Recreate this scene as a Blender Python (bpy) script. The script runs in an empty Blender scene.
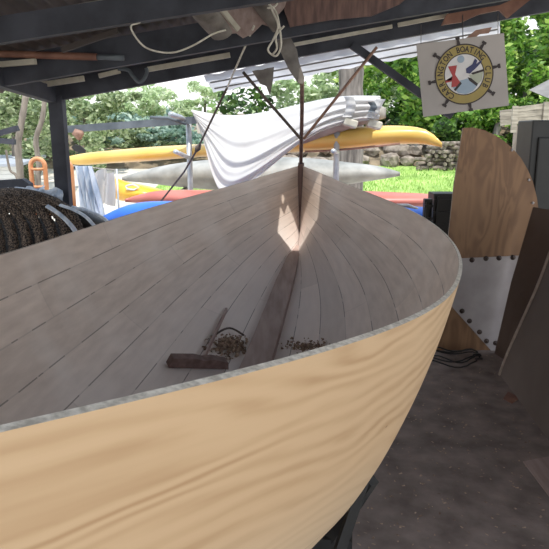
import bpy, bmesh, math, random
from mathutils import Vector, Matrix, Quaternion
from mathutils.bvhtree import BVHTree
R = random.Random(7)
C = bpy.context.scene.collection
PI = math.pi
# ------------------------------------------------------------------ camera
F = 620.0; PITCH = 0.2224; CAMZ = 1.6
cam = bpy.data.cameras.new('camera'); cam.sensor_width = 36; cam.lens = 36*F/549
cam.clip_start = .03
co = bpy.data.objects.new('camera', cam); C.objects.link(co)
co.location = (0, 0, CAMZ); co.rotation_euler = (PI/2-PITCH, 0, 0)
bpy.context.scene.camera = co
CP, SP = math.cos(PITCH), math.sin(PITCH)
def ray(x, y):
    a = (x-274.5)/F; u = -(y-274.5)/F
    return Vector((a, CP+u*SP, -SP+u*CP))
def at(x, y, Y):
    r = ray(x, y); return Vector((0, 0, CAMZ))+r*(Y/r.y)
def flo(x, y, z=0.0):
    r = ray(x, y); return Vector((0, 0, CAMZ))+r*((z-CAMZ)/r.z)
def pl(x, y, p, n):
    r = ray(x, y); o = Vector((0, 0, CAMZ)); return o+r*((p-o).dot(n)/r.dot(n))

# ------------------------------------------------------------------ materials
def newmat(name):
    m = bpy.data.materials.new(name); m.use_nodes = True
    nt = m.node_tree; b = nt.nodes['Principled BSDF']
    return m, nt, b
def N(nt, t, **k):
    n = nt.nodes.new(t)
    for a, v in k.items():
        if a in n.inputs.keys() if hasattr(n.inputs, 'keys') else False: n.inputs[a].default_value = v
        else: setattr(n, a, v)
    return n
def rgb(c): return (c[0], c[1], c[2], 1)
def noise_mat(name, c1, c2, scale=8, rough=.75, metal=0, stretch=(1, 1, 1), bump=.0, detail=5, lo=.35, hi=.65, coord='Object', trans=0.0, dist=0.0):
    m, nt, b = newmat(name); L = nt.links
    tc = N(nt, 'ShaderNodeTexCoord'); mp = N(nt, 'ShaderNodeMapping'); mp.inputs['Scale'].default_value = stretch
    L.new(tc.outputs[coord], mp.inputs[0])
    nz = N(nt, 'ShaderNodeTexNoise'); nz.inputs['Scale'].default_value = scale; nz.inputs['Detail'].default_value = detail; nz.inputs['Distortion'].default_value = dist
    L.new(mp.outputs[0], nz.inputs['Vector'])
    cr = N(nt, 'ShaderNodeValToRGB'); cr.color_ramp.elements[0].position = lo; cr.color_ramp.elements[1].position = hi
    cr.color_ramp.elements[0].color = rgb(c1); cr.color_ramp.elements[1].color = rgb(c2)
    L.new(nz.outputs[0], cr.inputs[0]); L.new(cr.outputs[0], b.inputs['Base Color'])
    b.inputs['Roughness'].default_value = rough; b.inputs['Metallic'].default_value = metal
    if bump:
        bp = N(nt, 'ShaderNodeBump'); bp.inputs['Strength'].default_value = bump; bp.inputs['Distance'].default_value = .02
        L.new(nz.outputs[0], bp.inputs['Height']); L.new(bp.outputs[0], b.inputs['Normal'])
    if trans:
        tr = N(nt, 'ShaderNodeBsdfTranslucent'); mx = N(nt, 'ShaderNodeMixShader'); mx.inputs[0].default_value = trans
        L.new(cr.outputs[0], tr.inputs[0]); L.new(b.outputs[0], mx.inputs[1]); L.new(tr.outputs[0], mx.inputs[2])
        L.new(mx.outputs[0], nt.nodes['Material Output'].inputs[0])
    return m
def leaf_mat(name, cols, trans=.4):
    m, nt, b = newmat(name); L = nt.links
    g = N(nt, 'ShaderNodeNewGeometry'); cr = N(nt, 'ShaderNodeValToRGB')
    els = cr.color_ramp.elements
    while len(els) < len(cols): els.new(.5)
    for i, c in enumerate(cols): els[i].position = i/(len(cols)-1); els[i].color = rgb(c)
    L.new(g.outputs['Random Per Island'], cr.inputs[0]); L.new(cr.outputs[0], b.inputs['Base Color'])
    b.inputs['Roughness'].default_value = .5
    tr = N(nt, 'ShaderNodeBsdfTranslucent'); mx = N(nt, 'ShaderNodeMixShader'); mx.inputs[0].default_value = trans
    L.new(cr.outputs[0], tr.inputs[0]); L.new(b.outputs[0], mx.inputs[1]); L.new(tr.outputs[0], mx.inputs[2])
    L.new(mx.outputs[0], nt.nodes['Material Output'].inputs[0])
    return m
def mth(nt, op, a, b=None, c=None):
    n = nt.nodes.new('ShaderNodeMath'); n.operation = op
    for i, v in enumerate((a, b, c)):
        if v is None: continue
        if isinstance(v, (int, float)): n.inputs[i].default_value = v
        else: nt.links.new(v, n.inputs[i])
    return n.outputs[0]
def mixc(nt, f, a, b, typ='MIX'):
    n = nt.nodes.new('ShaderNodeMix'); n.data_type = 'RGBA'; n.blend_type = typ
    for i, v in ((0, f), (6, a), (7, b)):
        if isinstance(v, (int, float)): n.inputs[i].default_value = v
        elif isinstance(v, tuple): n.inputs[i].default_value = rgb(v)
        else: nt.links.new(v, n.inputs[i])
    return n.outputs[2]
NSEAM = 8
def hull_inner_mat():
    m, nt, b = newmat('hull_inside_ply'); L = nt.links
    uv = N(nt, 'ShaderNodeUVMap'); sp = N(nt, 'ShaderNodeSeparateXYZ'); L.new(uv.outputs[0], sp.inputs[0])
    s, u = sp.outputs[0], sp.outputs[1]
    # wobble
    nz0 = N(nt, 'ShaderNodeTexNoise'); nz0.inputs['Scale'].default_value = 1.3; L.new(uv.outputs[0], nz0.inputs['Vector'])
    uu = mth(nt, 'MULTIPLY', u, float(NSEAM)); 
    fr = mth(nt, 'FRACT', uu); d = mth(nt, 'ABSOLUTE', mth(nt, 'SUBTRACT', fr, .5)); 
    seam = mth(nt, 'GREATER_THAN', d, .483)
    fl = mth(nt, 'FLOOR', uu)
    # one long scarf joint per strake
    ph = mth(nt, 'FRACT', mth(nt, 'MULTIPLY', fl, .377))
    sj = mth(nt, 'ADD', mth(nt, 'MULTIPLY', ph, 1.1), mth(nt, 'DIVIDE', s, 2.2))
    dj = mth(nt, 'ABSOLUTE', mth(nt, 'SUBTRACT', mth(nt, 'FRACT', sj), .5)); joint = mth(nt, 'GREATER_THAN', dj, .4975)
    wn = N(nt, 'ShaderNodeTexWhiteNoise'); wn.noise_dimensions = '1D'; L.new(mth(nt, 'ADD', fl, mth(nt, 'MULTIPLY', mth(nt, 'FLOOR', sj), 17.3)), wn.inputs['W'])
    mp = N(nt, 'ShaderNodeMapping'); mp.inputs['Scale'].default_value = (2.0, 14, 1); L.new(uv.outputs[0], mp.inputs[0])
    nz = N(nt, 'ShaderNodeTexNoise'); nz.inputs['Scale'].default_value = 2.2; nz.inputs['Detail'].default_value = 6; L.new(mp.outputs[0], nz.inputs['Vector'])
    cr = N(nt, 'ShaderNodeValToRGB'); cr.color_ramp.elements[0].position = .3; cr.color_ramp.elements[1].position = .7
    cr.color_ramp.elements[0].color = rgb((.56, .44, .36)); cr.color_ramp.elements[1].color = rgb((.72, .585, .49))
    L.new(nz.outputs[0], cr.inputs[0])
    # pale dusty blotches
    nb = N(nt, 'ShaderNodeTexNoise'); nb.inputs['Scale'].default_value = 2.4; nb.inputs['Detail'].default_value = 4
    tc = N(nt, 'ShaderNodeTexCoord'); L.new(tc.outputs['Object'], nb.inputs['Vector'])
    bl = N(nt, 'ShaderNodeMapRange'); bl.inputs[1].default_value = .5; bl.inputs[2].default_value = .8; bl.inputs[3].default_value = 0; bl.inputs[4].default_value = .6
    L.new(nb.outputs[0], bl.inputs[0])
    c = mixc(nt, bl.outputs[0], cr.outputs[0], (.80, .71, .64))
    # low part of boat paler and greyer, daylight on the bow floor painted in
    lowf = N(nt, 'ShaderNodeMapRange'); lowf.inputs[1].default_value = .15; lowf.inputs[2].default_value = .65; lowf.inputs[3].default_value = .7; lowf.inputs[4].default_value = 0
    L.new(u, lowf.inputs[0]); c = mixc(nt, lowf.outputs[0], c, (.80, .735, .72))
    tone = mth(nt, 'ADD', .90, mth(nt, 'MULTIPLY', wn.outputs[0], .16))
    cm = nt.nodes.new('ShaderNodeCombineColor'); [L.new(tone, cm.inputs[i]) for i in range(3)]
    c = mixc(nt, 1.0, c, cm.outputs[0], 'MULTIPLY')
    gapn = N(nt, 'ShaderNodeTexNoise'); gapn.inputs['Scale'].default_value = 3.5; L.new(uv.outputs[0], gapn.inputs['Vector'])
    gs = mth(nt, 'ADD', .22, mth(nt, 'MULTIPLY', mth(nt, 'GREATER_THAN', gapn.outputs[0], .47), .5))
    c = mixc(nt, mth(nt, 'MULTIPLY', seam, gs), c, (.12, .09, .075))
    c = mixc(nt, mth(nt, 'MULTIPLY', joint, .12), c, (.16, .12, .10))
    L.new(c, b.inputs['Base Color']); b.inputs['Roughness'].default_value = .62
    bp = N(nt, 'ShaderNodeBump'); bp.inputs['Strength'].default_value = .25; bp.inputs['Distance'].default_value = .01
    h = mth(nt, 'SUBTRACT', mth(nt, 'MULTIPLY', fr, .35), mth(nt, 'MULTIPLY', seam, .8)); L.new(h, bp.inputs['Height']); L.new(bp.outputs[0], b.inputs['Normal'])
    return m
def hull_outer_mat():
    m, nt, b = newmat('hull_outside_pine_ply'); L = nt.links
    uv = N(nt, 'ShaderNodeUVMap')
    mp = N(nt, 'ShaderNodeMapping'); mp.inputs['Scale'].default_value = (.42, 1.1, 1); L.new(uv.outputs[0], mp.inputs[0])
    nz = N(nt, 'ShaderNodeTexNoise'); nz.inputs['Scale'].default_value = 2.6; nz.inputs['Detail'].default_value = 2; nz.inputs['Distortion'].default_value = .4
    L.new(mp.outputs[0], nz.inputs['Vector'])
    mp2 = N(nt, 'ShaderNodeMapping'); mp2.inputs['Scale'].default_value = (.5, 2.6, 1); L.new(uv.outputs[0], mp2.inputs[0])
    nz3 = N(nt, 'ShaderNodeTexNoise'); nz3.inputs['Scale'].default_value = 9; nz3.inputs['Detail'].default_value = 3; L.new(mp2.outputs[0], nz3.inputs['Vector'])
    sp = N(nt, 'ShaderNodeSeparateXYZ'); L.new(uv.outputs[0], sp.inputs[0])
    f = mth(nt, 'ADD', mth(nt, 'ADD', mth(nt, 'MULTIPLY', nz.outputs[0], 7.0), mth(nt, 'MULTIPLY', sp.outputs[1], 25.0)), mth(nt, 'MULTIPLY', nz3.outputs[0], .9))
    w = mth(nt, 'MULTIPLY', mth(nt, 'ADD', mth(nt, 'SINE', mth(nt, 'MULTIPLY', f, 6.28)), 1), .5)
    w = mth(nt, 'POWER', w, 1.3)
    nv = N(nt, 'ShaderNodeTexNoise'); nv.inputs['Scale'].default_value = 2.3; nv.inputs['Detail'].default_value = 3; mpv = N(nt, 'ShaderNodeMapping'); mpv.inputs['Scale'].default_value = (.8, 7, 1); L.new(uv.outputs[0], mpv.inputs[0]); L.new(mpv.outputs[0], nv.inputs['Vector'])
    mv = N(nt, 'ShaderNodeMapRange'); mv.inputs[1].default_value = .35; mv.inputs[2].default_value = .65; mv.inputs[3].default_value = .15; mv.inputs[4].default_value = 1.15; L.new(nv.outputs[0], mv.inputs[0])
    w = mth(nt, 'MULTIPLY', w, mv.outputs[0])
    mp3 = N(nt, 'ShaderNodeMapping'); mp3.inputs['Scale'].default_value = (3, 60, 1); L.new(uv.outputs[0], mp3.inputs[0])
    nf = N(nt, 'ShaderNodeTexNoise'); nf.inputs['Scale'].default_value = 3; nf.inputs['Detail'].default_value = 6; L.new(mp3.outputs[0], nf.inputs['Vector'])
    amp = N(nt, 'ShaderNodeMapRange'); amp.inputs[1].default_value = .4; amp.inputs[2].default_value = .85; amp.inputs[3].default_value = .12; amp.inputs[4].default_value = .66
    L.new(sp.outputs[1], amp.inputs[0])
    c = mixc(nt, mth(nt, 'MULTIPLY', w, amp.outputs[0]), (.60, .41, .235), (.36, .20, .088))
    c = mixc(nt, mth(nt, 'MULTIPLY', nf.outputs[0], .22), c, (.50, .34, .19))
    # paler towards the low strakes
    lowf = N(nt, 'ShaderNodeMapRange'); lowf.inputs[1].default_value = .35; lowf.inputs[2].default_value = .72; lowf.inputs[3].default_value = .55; lowf.inputs[4].default_value = 0
    L.new(sp.outputs[1], lowf.inputs[0]); c = mixc(nt, lowf.outputs[0], c, (.68, .58, .42))
    su = mth(nt, 'ABSOLUTE', mth(nt, 'SUBTRACT', sp.outputs[1], .50)); c = mixc(nt, mth(nt, 'MULTIPLY', mth(nt, 'LESS_THAN', su, .0022), .55), c, (.35, .24, .14))
    su = mth(nt, 'ABSOLUTE', mth(nt, 'SUBTRACT', sp.outputs[1], .375)); c = mixc(nt, mth(nt, 'MULTIPLY', mth(nt, 'LESS_THAN', su, .002), .5), c, (.35, .24, .14))
    # knots / dark flecks
    vo = N(nt, 'ShaderNodeTexVoronoi'); vo.inputs['Scale'].default_value = 9; mp4 = N(nt, 'ShaderNodeMapping'); mp4.inputs['Scale'].default_value = (.9, 2.2, 1); mp4.inputs['Rotation'].default_value = (0, 0, .12)
    L.new(uv.outputs[0], mp4.inputs[0]); L.new(mp4.outputs[0], vo.inputs['Vector'])
    wn = N(nt, 'ShaderNodeTexWhiteNoise'); wn.noise_dimensions = '3D'; L.new(vo.outputs['Position'], wn.inputs['Vector'])
    kn = mth(nt, 'MULTIPLY', mth(nt, 'LESS_THAN', vo.outputs['Distance'], .06), mth(nt, 'GREATER_THAN', wn.outputs[0], .72))
    c = mixc(nt, mth(nt, 'MULTIPLY', kn, .75), c, (.2, .1, .04))
    L.new(c, b.inputs['Base Color']); b.inputs['Roughness'].default_value = .6
    return m
def ply_mat(name, ca, cb, scale=1.0, horiz=False, rough=.6):
    m, nt, b = newmat(name); L = nt.links
    tc = N(nt, 'ShaderNodeTexCoord'); mp = N(nt, 'ShaderNodeMapping'); mp.inputs['Scale'].default_value = (1, 1, 3.5) if horiz else (3.5, 1, .8)
    L.new(tc.outputs['Object'], mp.inputs[0])
    nz = N(nt, 'ShaderNodeTexNoise'); nz.inputs['Scale'].default_value = 1.6*scale; nz.inputs['Detail'].default_value = 3; nz.inputs['Distortion'].default_value = .9; L.new(mp.outputs[0], nz.inputs['Vector'])
    w = mth(nt, 'MULTIPLY', mth(nt, 'ADD', mth(nt, 'SINE', mth(nt, 'MULTIPLY', nz.outputs[0], 42.0)), 1), .5)
    c = mixc(nt, mth(nt, 'MULTIPLY', w, .8), ca, cb)
    L.new(c, b.inputs['Base Color']); b.inputs['Roughness'].default_value = rough
    return m
M = {}
M['floor'] = noise_mat('dusty_floor', (.13, .098, .086), (.29, .23, .205), 7, .9, bump=.5, detail=15, lo=.3, hi=.75)
M['ground'] = noise_mat('pale_gravel', (.50, .45, .38), (.72, .67, .58), 3, .95, detail=8)
M['lawn'] = noise_mat('lawn_grass', (.16, .30, .05), (.42, .60, .16), 2.2, .8, detail=10)
M['bank'] = noise_mat('earth_bank', (.09, .07, .045), (.26, .20, .13), 3, .95, detail=8)
M['in'] = hull_inner_mat(); M['out'] = hull_outer_mat()
M['edge'] = noise_mat('sheer_edge_ply', (.50, .44, .36), (.92, .84, .72), 90, .7, detail=5)
M['stem'] = noise_mat('dark_hardwood', (.075, .035, .03), (.16, .085, .065), 6, .6, stretch=(6, 6, 1))
M['keelson'] = noise_mat('keelson_timber', (.27, .185, .165), (.40, .30, .27), 5, .65, stretch=(5, .6, 3))
M['post'] = noise_mat('blackened_timber', (.014, .016, .024), (.042, .045, .06), 5, .75, stretch=(1, 1, 1))
M['roof'] = noise_mat('old_roof_sheet', (.035, .028, .026), (.10, .078, .07), 2.2, .8, detail=6)
M['eave'] = noise_mat('pale_roof_sheet', (.55, .55, .56), (.78, .79, .82), 2.5, .7, trans=.35)
M['rust'] = noise_mat('brown_pipe', (.14, .055, .035), (.24, .11, .07), 8, .6)
M['cream'] = noise_mat('cream_timber', (.42, .38, .30), (.60, .56, .46), 9, .7)
M['cord'] = noise_mat('pale_cord', (.48, .44, .37), (.68, .64, .55), 30, .8)
M['darkrope'] = noise_mat('dark_rope', (.05, .035, .03), (.12, .085, .07), 30, .8)
M['copper'] = noise_mat('reddish_stick', (.20, .10, .07), (.34, .19, .13), 12, .6)
M['tarp'] = noise_mat('white_tarpaulin', (.60, .585, .58), (.70, .69, .685), 3, .55, trans=.3)
M['canvas'] = noise_mat('grey_beige_canvas', (.24, .215, .19), (.40, .37, .33), 6, .85)
M['yellow'] = noise_mat('yellow_gelcoat', (.72, .43, .08), (.80, .52, .13), 2, .3)
M['yellow2'] = noise_mat('orange_yellow_gelcoat', (.80, .36, .02), (.88, .50, .04), 2, .3)
M['red'] = noise_mat('faded_red_hull', (.42, .10, .08), (.55, .17, .13), 2, .4)
M['blue'] = noise_mat('blue_hull', (.02, .10, .55), (.03, .17, .75), 2, .35)
M['pale'] = noise_mat('pale_weathered_hull', (.20, .20, .185), (.40, .395, .37), 3, .6)
M['galv'] = noise_mat('galvanised_steel', (.34, .37, .40), (.56, .59, .62), 8, .45, metal=.4)
M['rail'] = noise_mat('grey_rail', (.06, .075, .09), (.13, .15, .17), 5, .7, metal=.0)
M['orange'] = noise_mat('orange_tube', (.62, .24, .09), (.75, .34, .16), 8, .5)
M['sheet'] = noise_mat('pale_blue_plastic', (.42, .52, .66), (.88, .92, .97), 5, .4, stretch=(5, 1, 1), trans=.3)
M['net'] = noise_mat('brown_mesh_netting', (.006, .006, .006), (.028, .022, .018), 50, .9, bump=1.0, detail=2, lo=.42, hi=.6)
M['black'] = noise_mat('black_plastic', (.006, .006, .006), (.014, .014, .014), 6, .5)
M['ply'] = ply_mat('warm_plywood', (.25, .132, .062), (.155, .075, .035), 1.0)
M['ply2'] = noise_mat('dark_brown_sheet', (.085, .055, .043), (.125, .085, .068), 2.5, .8)
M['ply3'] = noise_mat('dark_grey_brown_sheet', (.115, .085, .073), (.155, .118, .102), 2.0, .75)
M['plyedge'] = noise_mat('sheet_edge', (.30, .23, .19), (.42, .34, .28), 20, .8)
M['plate'] = noise_mat('dull_grey_plate', (.31, .275, .27), (.40, .36, .355), 5, .55, metal=.1)
M['bolt'] = noise_mat('dark_bolt', (.05, .035, .03), (.10, .07, .06), 40, .5, metal=.5)
M['board'] = noise_mat('sign_board', (.34, .31, .29), (.42, .38, .36), 3, .6)
def flat(name, c, r=.6): return noise_mat(name, c, tuple(min(1, v*1.12) for v in c), 20, r)
M['gold'] = flat('sign_gold', (.30, .225, .06)); M['ink'] = flat('sign_ink', (.022, .013, .013)); M['signred'] = flat('sign_red', (.34, .035, .035))
M['navy'] = flat('sign_navy', (.025, .03, .10)); M['signwhite'] = flat('sign_white', (.62, .60, .60)); M['signblue'] = flat('sign_blue', (.27, .35, .44)); M['signgreen'] = flat('sign_green', (.36, .38, .30))
M['broom'] = noise_mat('dark_brown_bristle', (.12, .075, .065), (.22, .14, .125), 25, .85)
M['shav'] = noise_mat('wood_shavings', (.15, .095, .07), (.50, .36, .26), 40, .9)
M['green'] = noise_mat('pale_green_plastic', (.28, .42, .33), (.38, .52, .42), 8, .5)
M['rock'] = noise_mat('garden_rock', (.12, .095, .075), (.36, .30, .25), 5, .9, bump=.3)
M['bark'] = noise_mat('tree_bark', (.07, .06, .055), (.22, .195, .175), 4, .9, stretch=(4, 4, .6), bump=.6)
M['barkp'] = noise_mat('pale_bark', (.09, .075, .06), (.24, .205, .17), 4, .9, stretch=(3, 3, .7))
M['dark'] = noise_mat('near_black_timber', (.010, .010, .010), (.028, .027, .026), 6, .8)
M['sack'] = noise_mat('dusty_sacking', (.11, .095, .085), (.24, .215, .19), 9, .9, bump=.4)
M['rollnet'] = noise_mat('fine_brown_mesh', (.012, .010, .010), (.19, .14, .105), 110, .9, bump=.6, detail=1, lo=.45, hi=.62)
M['oldwood'] = noise_mat('weathered_slats', (.20, .18, .14), (.42, .38, .30), 5, .85, stretch=(1, 1, 8))
M['cone'] = noise_mat('grey_canopy', (.13, .12, .115), (.22, .21, .20), 5, .8)
M['weather'] = noise_mat('white_weatherboard', (.60, .62, .60), (.75, .77, .75), 3, .7)
M['houseroof'] = noise_mat('grey_tile_roof', (.30, .33, .38), (.40, .43, .48), 3, .8)
M['housewall'] = noise_mat('grey_house_wall', (.42, .43, .45), (.55, .56, .58), 3, .8)
M['leafR'] = leaf_mat('bright_leaves', [(.035, .085, .015), (.10, .24, .03), (.22, .42, .06), (.50, .66, .16)])
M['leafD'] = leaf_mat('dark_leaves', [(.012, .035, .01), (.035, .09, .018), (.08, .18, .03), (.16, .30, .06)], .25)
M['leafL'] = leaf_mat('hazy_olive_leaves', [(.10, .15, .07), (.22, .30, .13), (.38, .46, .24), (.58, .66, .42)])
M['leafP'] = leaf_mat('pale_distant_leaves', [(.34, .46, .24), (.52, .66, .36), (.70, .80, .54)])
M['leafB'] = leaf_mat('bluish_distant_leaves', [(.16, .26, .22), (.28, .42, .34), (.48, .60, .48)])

# ------------------------------------------------------------------ builders
class MB:
    def __init__(s): s.v = []; s.f = []; s.m = []; s.sm = []
    def add(s, vs, fs, mi=0, smooth=False):
        o = len(s.v); s.v += [tuple(v) for v in vs]
        for f in fs: s.f.append(tuple(i+o for i in f)); s.m.append(mi); s.sm.append(smooth)
    def box(s, c, size, rot=None, mi=0, bev=0):
        h = Vector(size)/2; vs = []
        for x in (-1, 1):
            for y in (-1, 1):
                for z in (-1, 1):
                    v = Vector((x*h.x, y*h.y, z*h.z))
                    if rot is not None: v = rot @ v
                    vs.append(v+Vector(c))
        s.add(vs, [(0, 1, 3, 2), (4, 6, 7, 5), (0, 4, 5, 1), (2, 3, 7, 6), (0, 2, 6, 4), (1, 5, 7, 3)], mi)
    def bar(s, a, b, w, h, up=(0, 0, 1), mi=0):
        a = Vector(a); b = Vector(b); d = (b-a); l = d.length; d.normalize()
        up = Vector(up)
        if abs(d.dot(up)) > .98: up = Vector((0, 1, 0))
        x = d.cross(up).normalized(); z = x.cross(d).normalized()
        rot = Matrix((x, d, z)).transposed()
        s.box((a+b)/2, (w, l, h), rot, mi)
    def tube(s, pts, r, n=8, mi=0, caps=True, flat=1.0):
        pts = [Vector(p) for p in pts]; rings = []; prev = None
        for i, p in enumerate(pts):
            d = (pts[min(i+1, len(pts)-1)]-pts[max(i-1, 0)]).normalized()
            if prev is None:
                a = Vector((0, 0, 1)) if abs(d.z) < .9 else Vector((1, 0, 0)); x = d.cross(a).normalized()
            else: x = (prev-d*prev.dot(d)).normalized()
            prev = x; y = d.cross(x)
            rr = r[i] if isinstance(r, (list, tuple)) else r
            rings.append([p+x*math.cos(t)*rr+y*math.sin(t)*rr*flat for t in [2*PI*k/n for k in range(n)]])
        vs = [v for rg in rings for v in rg]; fs = []
        for i in range(len(pts)-1):
            for k in range(n): fs.append((i*n+k, i*n+(k+1) % n, (i+1)*n+(k+1) % n, (i+1)*n+k))
        if caps: fs.append(tuple(range(n))[::-1]); fs.append(tuple((len(pts)-1)*n+k for k in range(n)))
        s.add(vs, fs, mi, True)
    def grid(s, fn, nu, nv, mi=0, smooth=True):
        vs = [fn(i/nu, j/nv) for i in range(nu+1) for j in range(nv+1)]
        fs = [(i*(nv+1)+j, (i+1)*(nv+1)+j, (i+1)*(nv+1)+j+1, i*(nv+1)+j+1) for i in range(nu) for j in range(nv)]
        s.add(vs, fs, mi, smooth)
    def slab(s, outline, n, th, mi=0, me=None):
        o = [Vector(p) for p in outline]; n = Vector(n).normalized()*th; k = len(o)
        s.add(o+[p+n for p in o], [tuple(range(k))[::-1], tuple(range(k, 2*k))], mi)
        s.add(o+[p+n for p in o], [(i, (i+1) % k, k+(i+1) % k, k+i) for i in range(k)], mi if me is None else me)
    def build(s, name, mats, parent=None, bev=0, origin=None):
        me = bpy.data.meshes.new(name)
        if not isinstance(mats, (list, tuple)): mats = [mats]
        vv = s.v
        off = Vector((0, 0, 0))
        if parent is not None: off = parent.matrix_world_loc
        if origin == 'auto' or (parent is None):
            mn = [min(v[i] for v in vv) for i in range(3)]; mx = [max(v[i] for v in vv) for i in range(3)]
            org = Vector(((mn[0]+mx[0])/2, (mn[1]+mx[1])/2, mn[2]))
        else: org = off
        me.from_pydata([(v[0]-org.x, v[1]-org.y, v[2]-org.z) for v in vv], [], s.f)
        for m in mats: me.materials.append(m)
        for i, p in enumerate(me.polygons): p.material_index = s.m[i]; p.use_smooth = s.sm[i]
        me.update()
        o = bpy.data.objects.new(name, me); C.objects.link(o)
        if parent is not None:
            o.parent = parent.o; o.location = org-off
        else: o.location = org
        if bev:
            b = o.modifiers.new('b', 'BEVEL'); b.width = bev; b.segments = 2; b.limit_method = 'ANGLE'
        return P(o, org)
class P:   # an object with the world location of its origin
    def __init__(s, o, loc): s.o = o; s.matrix_world_loc = Vector(loc)
def tag(p, label=None, cat=None, group=None, kind=None):
    o = p.o
    if label: o['label'] = label
    if cat: o['category'] = cat
    if group: o['group'] = group
    if kind: o['kind'] = kind
    return p
def empty(name, loc, label, cat, group=None):
    o = bpy.data.objects.new(name, None); C.objects.link(o); o.location = loc; o.empty_display_size = .1
    return tag(P(o, loc), label, cat, group)
def struct(p): p.o['kind'] = 'structure'; return p
def lerp(a, b, t): return a+(b-a)*t
def interp(x, xs, ys):
    if x <= xs[0]: return ys[0]
    for i in range(len(xs)-1):
        if x <= xs[i+1]: return lerp(ys[i], ys[i+1], (x-xs[i])/(xs[i+1]-xs[i]))
    return ys[-1]
def smooth_path(pts, n=6):
    pts = [Vector(p) for p in pts]; out = []
    for i in range(len(pts)-1):
        p0 = pts[max(i-1, 0)]; p1 = pts[i]; p2 = pts[i+1]; p3 = pts[min(i+2, len(pts)-1)]
        for k in range(n):
            t = k/n
            out.append(.5*((2*p1)+(p2-p0)*t+(2*p0-5*p1+4*p2-p3)*t*t+(3*p1-p0-3*p2+p3)*t**3))
    out.append(pts[-1]); return out
def spline(xs, ys):
    n = len(xs); h = [xs[i+1]-xs[i] for i in range(n-1)]
    a = [0]*n; bb = [1]*n; c = [0]*n; r = [0]*n
    for i in range(1, n-1):
        a[i] = h[i-1]; bb[i] = 2*(h[i-1]+h[i]); c[i] = h[i]; r[i] = 6*((ys[i+1]-ys[i])/h[i]-(ys[i]-ys[i-1])/h[i-1])
    for i in range(1, n):
        w = a[i]/bb[i-1]; bb[i] -= w*c[i-1]; r[i] -= w*r[i-1]
    m = [0]*n; m[-1] = r[-1]/bb[-1]
    for i in range(n-2, -1, -1): m[i] = (r[i]-c[i]*m[i+1])/bb[i]
    def f(q):
        k = 0
        while k < n-2 and q > xs[k+1]: k += 1
        A = (xs[k+1]-q)/h[k]; B = (q-xs[k])/h[k]
        return A*ys[k]+B*ys[k+1]+((A**3-A)*m[k]+(B**3-B)*m[k+1])*h[k]**2/6
    return f

# ------------------------------------------------------------------ the boat
TH = 0.13043533; XS, YS = 0.22958599, 5.43765841; LEN = 5.12
AX = Vector((-math.sin(TH), -math.cos(TH), 0)); NX = Vector((math.cos(TH), -math.sin(TH), 0))
fb0 = spline([0, .25, .6, 1.0, 1.5, 2.1, 2.8, 3.5, 4.2, 4.7, 5.0], [0, .16410088, .36825115, .59531583, .81229812, .91859561, .90884501, .80783536, .61487171, .35436223, .13848188])
def fb(s): return fb0(s) if s < 5 else .13848188*(LEN-s)/(LEN-5)
fz0 = spline([0, .8, 1.8, 3.0, 4.2, 5.0], [1.34117703, 1.21380962, 1.12710231, 1.13975593, 1.24514376, 1.34917837])
def fz(s): return fz0(min(s, 5.12))
def fk(s): return interp(s, [0, .08, .2, .35, .6, 1.2, 1.7, 2.05, 2.4, 2.8, 3.6, 4.4, 4.9, 5.12], [.74, .66, .62, .605, .59, .53, .475, .435, .40, .375, .36, .42, .50, .62])
def sec(s, u):
    b = max(fb(s), 0); z = fz(s); k = fk(s); h = z-k
    w = min(1, s/1.8); w = w*w*(3-2*w); w *= min(1, max(0, (5.15-s)/1.1))
    p1 = (b*(.33+(.8-.33)*w), k+h*(.33+(.12-.33)*w)); p2 = (b*(.66+(.93-.66)*w), z-h*(.33+(.3-.33)*w))
    v = 1-u
    return (3*v*v*u*p1[0]+3*v*u*u*p2[0]+u**3*b, v**3*k+3*v*v*u*p1[1]+3*v*u*u*p2[1]+u**3*z)
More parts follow.
